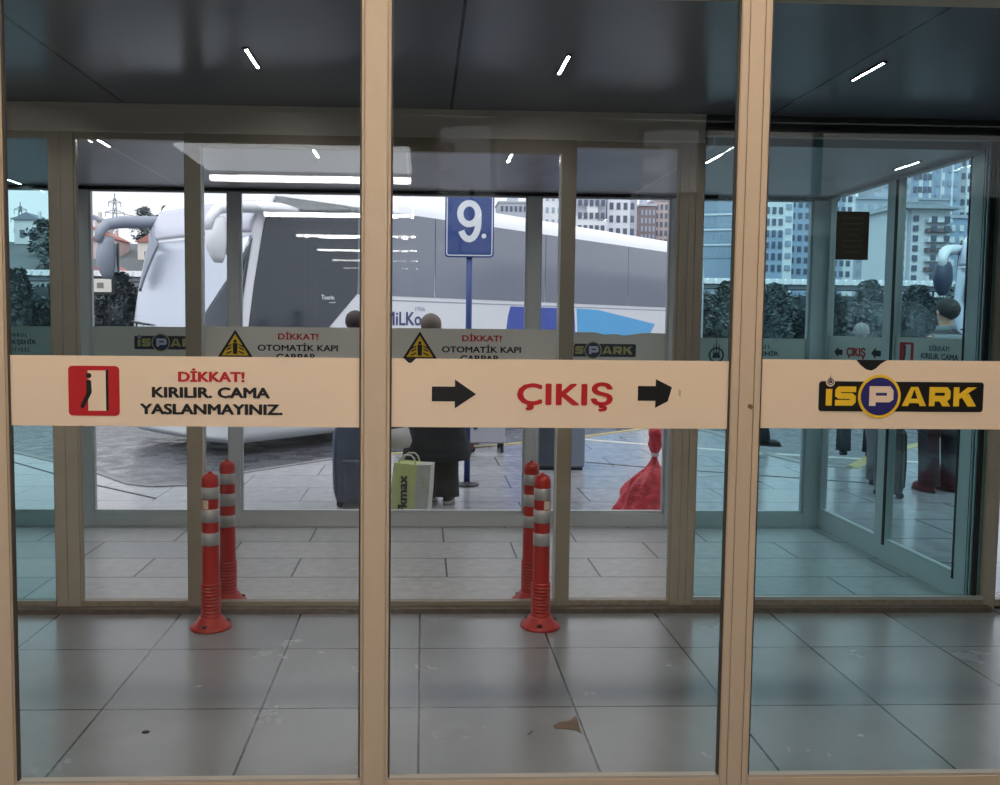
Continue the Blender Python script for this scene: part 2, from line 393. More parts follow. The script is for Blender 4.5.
# ------------------------------------------------------------------ printed strips on the glass
def rrect(x0, x1, z0, z1, r, n=5):
    p = []
    for cx, cz, a in ((x1-r, z1-r, 0), (x0+r, z1-r, 90), (x0+r, z0+r, 180), (x1-r, z0+r, 270)):
        for i in range(n+1):
            t = R(a+90*i/n); p.append((cx+r*math.cos(t), cz+r*math.sin(t)))
    return p
def circ(cx, cz, r, n=32): return [(cx+r*math.cos(2*PI*i/n), cz+r*math.sin(2*PI*i/n)) for i in range(n)]
def flat(name, poly, m, parent, y, d=.0006): return MB().prism(poly, y, y+d, 'y').build(name, m, parent)
def arrow(name, parent, x0, x1, zc, h, m, y=-.0022, torn=False):
    sx = 1 if x1 > x0 else -1; xm = x0+(x1-x0)*.52; s = h*.3
    p = [(x0, zc-s*.85), (xm, zc-s*.85), (xm, zc-h/2)]
    if torn: p += [(x1-.012*sx, zc-h*.27), (x1-.006*sx, zc-.004), (x1, zc+h*.22), (xm, zc+h/2)]
    else: p += [(x1, zc), (xm, zc+h/2)]
    p += [(xm, zc+s*.85), (x0, zc+s*.85)]
    return flat(name, p, m, parent, y)
M_cream = mat('logo_outline', (226, 214, 190), .5)
def emblem(parent, cx, cz, r, m, y):
    # ring with a little dome and spires
    e = MB(); ring = circ(cx, cz, r*.82, 24)
    e.stroke(ring, r*.2, y, closed=True)
    e.prism([(cx-r*.5, cz-r*.35), (cx+r*.5, cz-r*.35), (cx+r*.42, cz), (cx+r*.2, cz+r*.3), (cx-r*.2, cz+r*.3), (cx-r*.42, cz)], y, y+.0008, 'y')
    for dx, h in ((0, 2.0), (-.32, 1.35), (.32, 1.35)):
        e.prism([(cx+dx*r-r*.07, cz), (cx+dx*r+r*.07, cz), (cx+dx*r+r*.05, cz+r*h*.8), (cx+dx*r, cz+r*h), (cx+dx*r-r*.05, cz+r*h*.8)], y, y+.0008, 'y')
    return e.build('emblem', m, parent)
def parklogo(parent, x0, z0, w, mb, my, mn, mw, y=-.0022, em=True):
    k = w/.505
    def X(v): return x0+(v-1.187)*k
    def Z(v): return z0+(v-1.223)*k
    flat('logo_outline', rrect(X(1.1835), X(1.6955), Z(1.2195), Z(1.3165), .012*k), M_cream if mw is M_white_warm else mn, parent, y+.0003)
    flat('logo_panel', rrect(X(1.187), X(1.692), Z(1.223), Z(1.313), .009*k), mb, parent, y-.0003)
    flat('logo_ring', circ(X(1.372), Z(1.2685), .0655*k), my, parent, y-.0009)
    flat('logo_disc', circ(X(1.372), Z(1.2685), .057*k), mn, parent, y-.0015)
    t = .0172*k; za = Z(1.240); h = .058*k
    def bx(a, b): return X(a), (b-a)*k
    L = MB(); yy = y-.0011
    a, ww = bx(1.2085, 1.2275); L.prism([(a, za), (a+ww, za), (a+ww, za+h*.86), (a, za+h*.86)], yy, yy+.0006, 'y')
    a, ww = bx(1.237, 1.300)
    L.stroke([(a+ww, za+h-t/2), (a+t*.75, za+h-t/2), (a+t*.5, za+h-t*.8), (a+t/2, za+h/2+t*.2), (a+t*.8, za+h/2), (a+ww-t*.8, za+h/2), (a+ww-t/2, za+h/2-t*.25), (a+ww-t/2, za+t*.8), (a+ww-t*.8, za+t/2), (a, za+t/2)], t, yy)
    a, ww = bx(1.441, 1.516)
    L.prism([(a, za), (a+t*1.15, za), (a+ww*.5+t*.12, za+h), (a+ww*.5-t*.62, za+h)], yy-.0007, yy, 'y'); L.prism([(a+ww-t*1.15, za), (a+ww, za), (a+ww*.5+t*.62, za+h), (a+ww*.5-t*.12, za+h)], yy-.0009, yy, 'y')
    L.stroke([(a+ww*.2, za+h*.27), (a+ww*.8, za+h*.27)], t*.8, yy)
    a, ww = bx(1.525, 1.590)
    L.stroke([(a+t/2, za), (a+t/2, za+h-t/2), (a+ww-t*.8, za+h-t/2), (a+ww-t/2, za+h-t*.9), (a+ww-t/2, za+h*.48), (a+ww-t*.8, za+h*.40), (a+t*1.01, za+h*.40)], t, yy)
    L.prism([(a+ww-t*1.35, za), (a+ww, za), (a+ww*.42+t*1.25, za+h*.42), (a+ww*.42-t*.1, za+h*.42)], yy-.0012, yy, 'y')
    a, ww = bx(1.600, 1.670)
    L.stroke([(a+t/2, za), (a+t/2, za+h)], t, yy)
    L.prism([(a+t*.9, za+h*.36), (a+ww, za+h), (a+ww-t*1.6, za+h), (a+t*.9, za+h*.62)], yy-.0013, yy, 'y'); L.prism([(a+ww-t*1.5, za), (a+ww, za), (a+ww*.34+t*1.3, za+h*.66), (a+ww*.34, za+h*.50)], yy-.0016, yy, 'y')
    L.build('lettering', my, parent)
    P = MB(); a, ww = bx(1.341, 1.413); yy = y-.0021
    P.stroke([(a+t*.55, za), (a+t*.55, za+h-t/2), (a+ww-t*.8, za+h-t/2), (a+ww-t/2, za+h-t*.9), (a+ww-t/2, za+h*.42), (a+ww-t*.8, za+h*.36), (a+t*1.14, za+h*.36)], t*1.15, yy)
    P.build('logo_letter', mw, parent)
    if em:
        flat('emblem_disc', circ(X(1.2205), Z(1.3105), .0135*k, 20), M_cream if mw is M_white_warm else mw, parent, y-.0016)
        emblem(parent, X(1.2205), Z(1.3115), .0105*k, mat('emblem_purple', (74, 52, 92), .5), y-.0024)

class Sign:
    def __init__(s, name, label, cat, x0, x1, z0, z1, Y, m, group=None, poly=None):
        s.t = thing(name, label, cat, ((x0+x1)/2, Y, z0), group=group); s.xc = (x0+x1)/2; s.zb = z0
        if Y < 3: s.t.location = (s.xc*.9947, Y, 1.476+(z0-1.476)*.9947); s.t.scale = (.9947, 1, .9947)
        p = poly or [(x0, z0), (x1, z0), (x1, z1), (x0, z1)]
        MB().prism([s.q(*a) for a in p], -.0012, 0, 'y').build('strip', m, s.t)
    def q(s, x, z): return (x-s.xc, z-s.zb)
    def P(s, pts): return [s.q(*p) for p in pts]
    def text(s, body, m, x0, x1, z0, z1, bold=.02, y=-.0022, sp=1.0):
        return text('lettering', body, m, s.t, x0-s.xc, x1-s.xc, z0-s.zb, z1-s.zb, y, bold, sp=sp)

# front glazing strips
YA = 2.5117
s = Sign('warning_sign', 'warm-tinted white glass strip reading DİKKAT KIRILIR CAMA YASLANMAYINIZ with red leaning-figure pictogram', 'sign', -1.198, -.182, 1.165, 1.370, YA, M_white_warm)
px = lambda x, y: s.q(-1.029+(x-68)*.00288, 1.342-(y-365)*.00292)
picto = flat('pictogram', rrect(*px(68.3, 415.5)[:1], *px(119, 0)[:1], px(0, 415.3)[1], px(0, 365.5)[1], .012), M_red, s.t, -.0024, .0012)
flat('pictogram_door', [px(87.8, 410.3), px(105.6, 410.3), px(105.6, 370), px(87.8, 370)], M_white_warm, picto, -.0030)
flat('pictogram_door_edge', [px(105.6, 409.5), px(108.2, 410), px(108.2, 369), px(105.6, 370)], M_black, picto, -.0030)
g = MB(); hx, hz = px(88.8, 375.2); g.prism(circ(hx, hz, .0078, 18), -.0038, -.0030, 'y')
g.prism([px(*p) for p in ((86.4, 380.2), (88.6, 379.0), (91.0, 380.4), (91.6, 391.5), (90.4, 394.5), (83.3, 407.4), (81.2, 407.8), (80.0, 405.6), (86.2, 393.0))][::-1], -.0038, -.0030, 'y')
g.build('pictogram_figure', M_black, picto)
s.text('DİKKAT!', M_red, -.713, -.520, 1.296, 1.336, .03)
s.text('KIRILIR. CAMA', M_black, -.789, -.447, 1.249, 1.281, .03)
s.text('YASLANMAYINIZ.', M_black, -.824, -.410, 1.200, 1.232, .03)

s = Sign('exit_sign', 'warm-tinted white glass strip reading ÇIKIŞ in red between two black arrows', 'sign', -.096, .916, 1.167, 1.370, YA, M_white_warm)
s.text('ÇIKIŞ', M_red, .279, .565, 1.217, 1.304, bold=.022, sp=1.06)
arrow('arrow', s.t, *[v-s.xc for v in (.027, .158)], 1.266-s.zb, .086, M_black)
arrow('arrow', s.t, *[v-s.xc for v in (.640, .742)], 1.272-s.zb, .086, M_black, torn=True)
flat('torn_patch', s.P([(-.056, 1.3706), (-.042, 1.357), (-.033, 1.3575), (-.02, 1.3706)]), M_black, s.t, -.0024, .0014)
flat('scuff_mark', s.P([(.762, 1.268), (.768, 1.262), (.770, 1.28), (.764, 1.286)]), mat('scuff_tan', (196, 176, 152), .6), s.t, -.0018)

s = Sign('parking_sign', 'warm-tinted white glass strip with black, yellow and navy parking operator logo', 'sign', 1.007, 2.03, 1.170, 1.377, YA, M_white_warm)
parklogo(s.t, 1.187-s.xc, 1.2225-s.zb, .505, M_black, M_yellow, M_navy, M_white_warm)
flat('torn_patch', s.P([(1.298, 1.3776), (1.312, 1.362), (1.329, 1.349), (1.345, 1.3455), (1.358, 1.352), (1.372, 1.366), (1.392, 1.3776)]), M_black, s.t, -.0024, .0014)

# strips on the automatic leaves
for x0, x1, dx, lab in ((-1.105, -.290, 0, 'automatic door warning strip behind the pane of the leaning-figure sign'), (-.20, .691, .925, 'automatic door warning strip behind the pane of the red exit sign')):
    s = Sign('door_warning_sign', lab, 'sign', x0, x1, 1.236, 1.446, YB+.0117, M_white2, group='automatic door warning strips')
    tri = flat('warning_triangle', s.P([(-1.030+dx, 1.290), (-.852+dx, 1.290), (-.941+dx, 1.430)]), M_black, s.t, -.0022)
    flat('triangle_field', s.P([(-1.008+dx, 1.301), (-.874+dx, 1.301), (-.941+dx, 1.410)]), M_yellow, tri, -.0029)
    g = MB()
    g.prism(circ(s.q(-.941+dx, 0)[0], s.q(0, 1.372)[1], .008, 14), -.0037, -.0030, 'y')
    g.prism(s.P([(-.951+dx, 1.308), (-.931+dx, 1.308), (-.929+dx, 1.363), (-.953+dx, 1.363)]), -.0037, -.0030, 'y')
    for sg in (-1, 1):
        for h in (1.318, 1.338, 1.352):
            g.prism(s.P([(-.941+dx+sg*.018, h), (-.941+dx+sg*.043, h-.012), (-.941+dx+sg*.043, h-.004), (-.941+dx+sg*.018, h+.006)][::sg]), -.0037, -.0030, 'y')
    g.build('warning_figure', M_black, tri)
    s.text('DİKKAT!', M_red, -.728+dx, -.527+dx, 1.382, 1.424)
    s.text('OTOMATİK KAPI', M_black, -.830+dx, -.428+dx, 1.325, 1.367)
    s.text('ÇARPAR.', M_black, -.737+dx, -.528+dx, 1.268, 1.312)

# strips on the outer glazing
YG = YC+.0247
M_print = mat('print_navy', (40, 50, 92), .5); M_prints = mat('print_straw', (176, 172, 120), .5); M_printw = mat('print_lilac', (196, 200, 226), .5); M_printk = mat('print_dark', (48, 54, 62), .5)
s = Sign('parking_strip', 'glass strip with parking logo below the white coach front', 'sign', -2.35, -1.378, 1.215, 1.426, YG, M_white2, group='parking logo strips of the outer glazing')
parklogo(s.t, -2.046-s.xc, 1.268-s.zb, .50, M_printk, M_prints, M_print, M_printw)
# the second strip is torn along its top
tp = [(.832, 1.215), (1.774, 1.215), (1.774, 1.413), (1.60, 1.416), (1.545, 1.409), (1.51, 1.402), (1.47, 1.395), (1.43, 1.397), (1.40, 1.408), (1.36, 1.404), (1.32, 1.398), (1.29, 1.403), (1.25, 1.417), (.832, 1.417)]
s = Sign('parking_strip', 'torn glass strip with parking logo beside the red rubbish bag', 'sign', .832, 1.774, 1.215, 1.42, YG, M_white2, poly=tp, group='parking logo strips of the outer glazing')
parklogo(s.t, 1.052-s.xc, 1.243-s.zb, .488, M_printk, M_prints, M_print, M_printw)
def municipal(x0, x1, tx0, tx1, lab, top=1.40):
    s = Sign('municipal_strip', lab, 'sign', x0, x1, 1.20, top, YG, M_white2, group='municipal strips of the outer glazing')
    s.text('İSTANBUL', M_slate, tx0+.02, tx1-.06, top-.075, top-.04, sp=1.6)
    s.text('BÜYÜKŞEHİR', M_slate, tx0, tx1, top-.135, top-.085)
    s.text('BELEDİYESİ', M_slate, tx0+.02, tx1-.05, top-.18, top-.145, sp=1.5)
    emblem(s.t, tx0-.10-s.xc, top-.125-s.zb, .062, M_slate, -.0022)
municipal(1.85, 2.81, 2.235, 2.595, 'tinted municipal strip between the beige mullion and the glazed corner', 1.385)
municipal(-3.4, -2.432, -3.02, -2.735, 'tinted municipal strip beyond the edge of the leaning-figure pane', 1.42)

# strips and notice on the glazed side wall (face turned towards the vestibule)
class SideSign(Sign):
    def __init__(s, name, label, cat, ya, yb, z0, z1, m, group=None):
        s.xc = -(ya+yb)/2; s.zb = z0
        s.t = thing(name, label, cat, (XS+.0177, (ya+yb)/2, z0), -PI/2, group)
        MB().prism([s.q(-ya, z0), s.q(-yb, z0), s.q(-yb, z1), s.q(-ya, z1)], -.0012, 0, 'y').build('strip', m, s.t)
s = SideSign('side_exit_sign', 'small glass strip reading ÇIKIŞ between arrows pointing to the corner', 'sign', 6.115, 5.365, 1.20, 1.41, M_white2)
s.text('ÇIKIŞ', M_red, -5.85, -5.59, 1.258, 1.338, bold=.035)
arrow('arrow', s.t, -5.905-s.xc, -6.025-s.xc, 1.296-s.zb, .075, M_black); arrow('arrow', s.t, -5.40-s.xc, -5.52-s.xc, 1.305-s.zb, .075, M_black)
s = SideSign('side_warning_sign', 'small glass strip reading DİKKAT KIRILIR CAMA beside the dark-haired person', 'sign', 5.235, 4.53, 1.20, 1.415, M_white2)
pc = flat('pictogram', rrect(-5.185-s.xc, -5.035-s.xc, 1.235-s.zb, 1.385-s.zb, .012), M_red, s.t, -.0024, .0012)
flat('pictogram_door', s.P([(-5.12, 1.25), (-5.065, 1.25), (-5.065, 1.372), (-5.12, 1.372)]), M_white2, pc, -.0030)
flat('pictogram_figure', s.P([(-5.15, 1.26), (-5.14, 1.26), (-5.115, 1.31), (-5.115, 1.365), (-5.13, 1.365), (-5.13, 1.31)]), M_black, pc, -.0036)
s.text('DİKKAT!', M_slate, -4.875, -4.685, 1.342, 1.380)
s.text('KIRILIR. CAMA', M_slate, -4.955, -4.600, 1.294, 1.328)
s.text('YASLANMAYINIZ.', M_slate, -4.975, -4.585, 1.245, 1.278)
s = Sign('notice_sheet', 'small dark brown notice sheet taped high on the tinted pane', 'notice', 2.105, 2.275, 1.818, 2.063, YB+.0197, mat('dark_notice_paper', (62, 58, 50), .6))
g = MB()
for i, (a, b) in enumerate(((.035, .135), (.025, .145), (.045, .125), (.055, .115), (.03, .14), (.035, .135), (.045, .125))):
    z = 2.035-i*.029; g.prism(s.P([(2.105+a, z-.008), (2.105+b, z-.008), (2.105+b, z), (2.105+a, z)]), -.0020, -.0014, 'y')
g.build('faded_lines', mat('faded_print', (84, 84, 72), .6), s.t)

# ------------------------------------------------------------------ flexible bollards
M_bol = mat('bollard_red', (168, 40, 34), .42, var=.12, scale=20); M_bolw = mat('reflective_grey', (160, 164, 166), .32, .1)
def bollard(lab):
    t = thing('flexible_bollard', lab, 'bollard', group='red flexible bollards by the automatic door')
    b = MB(); b.lathe([(.098, 0), (.098, .008), (.090, .016), (.072, .030), (.058, .05), (.05, .058)], 36); b.build('base', M_bol, t, True)
    for a in (20, 140, 260):
        h = MB().lathe([(.012, 0), (.013, .006), (.008, .010)], 12, M=Matrix.Translation((.076*math.cos(R(a)), .076*math.sin(R(a)), .022)))
        h.build('bolt', M_dark, t)
    p = [(.05, .05)]
    z = .062
    while z < .215:
        p += [(.0475, z), (.0475, z+.006), (.0425, z+.009), (.0425, z+.013)]; z += .0165
    p += [(.0415, .23), (.040, .40), (.040, .665), (.041, .668), (.041, .705), (.039, .724), (.033, .738), (.022, .746), (.010, .749), (.009, .756), (.004, .758), (.001, .758)]
    MB().lathe(p, 32).build('post', M_bol, t, True)
    for z0, z1 in ((.404, .466), (.516, .580), (.628, .686)):
        MB().lathe([(.0395, z0), (.0412, z0+.001), (.0412, z1-.001), (.0395, z1)], 32).build('reflective_band', M_bolw, t, True)
    return t
def label_on(t, ang, z):
    v = []; fs = []
    n = 6
    for i in range(n+1):
        a = ang+(i/n-.5)*.8
        for zz in (z, z+.042): v.append((.0418*math.cos(a), .0418*math.sin(a), zz))
    for i in range(n): fs.append((2*i, 2*i+2, 2*i+3, 2*i+1))
    MB().add(v, fs).build('paper_label', mat('paper_label', (214, 196, 178), .6), t)
b1 = bollard('red flexible bollard in front of the automatic door, beside the hinge-side warning triangle'); b1['label'] = 'red bollard on floor tiles in front of the coach-side end of automatic door'
b1.location = (-1.010, 4.09, 0)
labels = ['red bollard on floor tiles in front of the door stile nearest the rubbish bag',
          'red bollard on pavers behind the door glass, coach front beyond it', 'red bollard on pavers behind the door glass, nearest the grey bin']
for lab, loc in zip(labels, [(.583, 4.09, 0), (-1.013, 4.462, 0), (.577, 4.462, 0)]):
    c = copy_tree(b1); c['label'] = lab; c.location = loc
    if loc[1] < 4.3: label_on(c, R(-62), .583)
label_on(b1, R(-112), .583)

# ------------------------------------------------------------------ lamps
E_warm = emis('warm_lamp', (1.0, .92, .82), 300)
E_warm2 = emis('warm_lamp_dim', (1.0, .92, .8), 140)
def slot_lamp(x, y, m, l=.30, wd=.03, name='ceiling_light', lab='', z=2.53, group='slot lights of the vestibule ceilings'):
    t = thing(name, lab, 'light', (x, y, z), group=group)
    k = MB(); a, b = wd/2, l/2
    k.box(-a-.006, -a, -b-.006, b+.006, -.006, 0); k.box(a, a+.006, -b-.006, b+.006, -.006, 0); k.box(-a, a, -b-.006, -b, -.006, 0); k.box(-a, a, b, b+.006, -.006, 0)
    k.build('trim_ring', M_dark, t); MB().box(-a, a, -b, b, -.004, 0).build('diffuser', m, t)
    return t
near = [(-1.98, 'slot light of the near ceiling, out over the leaning-figure pane edge'), (-.695, 'slot light of the dark near ceiling above the leaning-figure pane'), (.563, 'slot light of the dark near ceiling above the exit sign'), (1.825, 'slot light of the dark near ceiling above the parking sign')]
for x, lab in near: slot_lamp(x, 3.55, E_warm, .25, .011, lab=lab)
far = [(-2.785, 5.98, 'slot light added for a reflection beyond the tinted end pane, over the hillside houses'), (-1.69, 4.62, 'slot light above the coach front and the pylon'), (-.60, 4.82, 'slot light of the outer vestibule hidden by the door leaf head'), (.478, 4.88, 'slot light above the blue number nine sign'), (1.608, 4.79, 'slot light beside the post above the coach roof end'), (2.77, 4.90, 'slot light along the glazed side wall')]  # the first one is added to stand for a mirrored bright spot
for x, y, lab in far: slot_lamp(x, y, E_warm2, .25, .012, lab=lab, z=2.405)

E_tubes = [emis('white_tube_%d' % i, (1.0, .98, .95), e) for i, e in enumerate((60, 42, 16, 11))]
E_glow_panel = emis('added_glow_panel', (.93, .97, 1.0), 9)  # added glowing panel, gives the bright glow mirrored above the first tube
for i, y in enumerate((-6.0, -9.75, -13.3, -16.9)):
    t = thing('ceiling_tube_lamp', 'long white hall lamp, number %d of the row seen mirrored in the glass' % (i+1), 'light', (-1.43, y, 3.30), group='long lamps mirrored in the glass')
    t['label'] = ['brightest long white lamp mirrored highest in the glass', 'long white lamp mirrored second from the top over the coach windscreen', 'fainter long lamp mirrored third from the top over the coach', 'faintest long lamp mirrored lowest over the coach side window'][i]
    hgt = .075 if i == 0 else .04
    MB().box(-1.27, 1.27, -.05, .05, 0, .086).build('housing', M_white2, t)
    MB().cbox(-1.26, 1.26, -.045, .045, -hgt, 0, .01).build('tube', E_tubes[i], t)
    if i == 0:
        r = MB(); r.box(-1.27, 1.27, .06, 1.55, .045, .079); r.build('added_glow_panel', E_glow_panel, t)
E_hall = emis('hall_lamp_warm', (1.0, .81, .64), 26)
for i, x in enumerate((-3.0, -1.0, 1.0, 3.0)):
    t = thing('ceiling_lamp', 'warm hall ceiling lamp shining on the beige mullions', 'light', (x, 1.15, 3.36), group='warm hall lamps')
    MB().box(-.82, .82, -.13, .13, -.01, .026).build('housing', M_white2, t)
    MB().box(-.8, .8, -.11, .11, -.02, -.01).build('diffuser', E_hall, t)

# ------------------------------------------------------------------ ground outside
kerb = [(-40, 42), (-9, 13.6), (-3.25, 8.45), (-2.62, 7.72), (-2.38, 7.62), (-2.1, 7.68), (-1.9, 7.95), (-1.72, 8.35), (-.94, 9.22), (.95, 10.3), (2.1, 11.1), (3.25, 12.1), (3.75, 12.2), (4.05, 11.6), (4.0, 9.6), (4.15, 8.95), (4.5, 8.75), (5.2, 9.6), (9.0, 12.9), (16, 20), (40, 46)]
E_ = [(-40, 6.2)]+kerb+[(40, 6.2)]
struct(MB().prism(E_[::-1], -.16, 0, 'z').build('pavement', M_walk))
struct(MB().prism([(3.02, 4.36), (40, 4.36), (40, 6.2), (3.02, 6.2)], -.16, 0, 'z').build('pavement_side', M_walk))
struct(MB().box(-400, 400, 6.0, 700, -.4, -.15).build('road', M_road))
struct(MB().box(-400, 400, -300, -21.3, -.4, -.15).box(.2, 400, -21.3, -3.3, -.4, -.15).build('ground', M_road))
M_kerb = mat('kerb_stone', (132, 132, 132), .5, var=.2, scale=6); M_kerby = mat('kerb_yellow_paint', (172, 156, 108), .5, var=.3, scale=9)
def ribbon(name, pts, w, z0, z1, m):
    L = []; Q = []; n = len(pts); P = [Vector((p[0], p[1])) for p in pts]
    for i in range(n):
        t = (P[min(i+1, n-1)]-P[max(i-1, 0)]).normalized(); nn = Vector((-t.y, t.x))
        L.append(tuple(P[i]+nn*w/2)); Q.append(tuple(P[i]-nn*w/2))
    b = MB()
    for i in range(n-1): b.prism([Q[i], Q[i+1], L[i+1], L[i]], z0, z1, 'z')
    return struct(b.build(name, m))
ribbon('kerb', kerb[1:9], .06, -.15, .008, M_kerb)
ribbon('kerb_painted', kerb[8:13], .08, -.15, .008, M_kerby)
ribbon('kerb_bay', kerb[12:17], .13, -.15, .008, M_kerb)
ribbon('kerb_painted_bay', kerb[16:20], .13, -.15, .008, M_kerby)
ribbon('trim_26', [(1.5, 11.3), (2.2, 10.75), (3.9, 9.75), (6, 8.9)], .10, 0, .004, mat('pale_paving_band', (196, 194, 188), .4, var=.15))
ribbon('trim_27', [(1.2, 9.35), (2.3, 8.75), (4.2, 7.9)], .025, 0, .004, mat('drain_joint', (60, 62, 66), .5))
ribbon('trim_28', [(-4.2, 8.9), (-3.0, 7.75), (-2.2, 7.1)], .02, 0, .004, mat('drain_joint', (60, 62, 66)))

# ------------------------------------------------------------------ coach
M_coach = mat('coach_white', (228, 231, 238), .28, spec=.5, coat=.3)
M_cglass = mat('coach_dark_glass', (52, 60, 72), .08, spec=.6)
M_sglass = mat('coach_side_glass', (132, 138, 152), .12, spec=.5)
M_wglass = mat('coach_windscreen', (196, 204, 218), .26, metal=.75, spec=.9)  # pale metallic colour paints the sky mirrored in dark glass
M_shade = mat('coach_shade_panel', (198, 200, 216), .25, spec=.6)
M_plast = mat('mirror_shade_grey_plastic', (140, 149, 164), .4)  # far mirror's shade put into its grey; also small grey fittings
M_lamp = mat('headlamp_glass', (120, 128, 136), .1, metal=.5)
M_tyre = mat('tyre', (26, 26, 28), .8); M_rim = mat('wheel_rim', (170, 172, 176), .35, .6)
M_blue = mat('coach_blue', (72, 92, 176), .35); M_lblue = mat('coach_light_blue', (96, 176, 232), .35); M_text = mat('coach_lettering', (58, 66, 120), .4)
W = 2.44; LEN = 12.3
UC = [(.16, -.14), (.5, -.18), (1.0, -.19), (1.57, -.14), (2.0, -.07), (2.8, .10), (3.2, .30), (3.38, .55), (3.45, 1.0)]
IN = [(.16, .05), (.5, .0), (2.0, .0), (2.9, .02), (3.15, .05), (3.32, .14), (3.45, .42)]
def lerp(T, h):
    if h <= T[0][0]: return T[0][1]
    for (a, va), (b, vb) in zip(T, T[1:]):
        if h <= b: return va+(vb-va)*(h-a)/(b-a)
    return T[-1][1]
def front_pt(ph, h, off=0):
    s, c = math.sin(ph), math.cos(ph); p = .62; i = lerp(IN, h); hw = W/2-i+off
    return (lerp(UC, h)-(.27+off)*abs(c)**p, W/2+hw*math.copysign(abs(s)**p, s), h)
def bus_ring(h):
    i = lerp(IN, h); uc = lerp(UC, h); r = []
    n = 28
    for k in range(n+1): r.append(front_pt(R(90-180*k/n), h))     # far corner round to near corner
    for k in range(1, 9): r.append((uc+(LEN-.3-uc)*k/8, i, h))
    r += [(LEN-.1, i+.04, h), (LEN, i+.3, h), (LEN, W-i-.3, h), (LEN-.1, W-i-.04, h)]
    for k in range(8, 0, -1): r.append((uc+(LEN-.3-uc)*k/8, W-i, h))
    return r
def patch(name, m, parent, ph0, ph1, h0, h1, off=.012, n=24, hf=None):
    b = MB(); rows = 8; vs = []
    for j in range(rows+1):
        for k in range(n+1):
            t = k/n; ph = R(ph0+(ph1-ph0)*t); a0, a1 = (h0(t) if callable(h0) else h0), (h1(t) if callable(h1) else h1)
            h = a0+(a1-a0)*j/rows
            vs.append((ph, h))
    N = len(vs); v = [front_pt(p, h, off) for p, h in vs]+[front_pt(p, h, off-.02) for p, h in vs]; f = []
    for j in range(rows):
        for k in range(n):
            a = j*(n+1)+k; q = (a, a+1, a+n+2, a+n+1); f.append(q); f.append(tuple(x+N for x in reversed(q)))
    edge = [k for k in range(n+1)]+[j*(n+1)+n for j in range(1, rows+1)]+[rows*(n+1)+k for k in range(n-1, -1, -1)]+[j*(n+1) for j in range(rows-1, 0, -1)]
    for a, c in zip(edge, edge[1:]+edge[:1]): f.append((a, a+N, c+N, c))
    b.add(v, f); return b.build(name, m, parent, True)
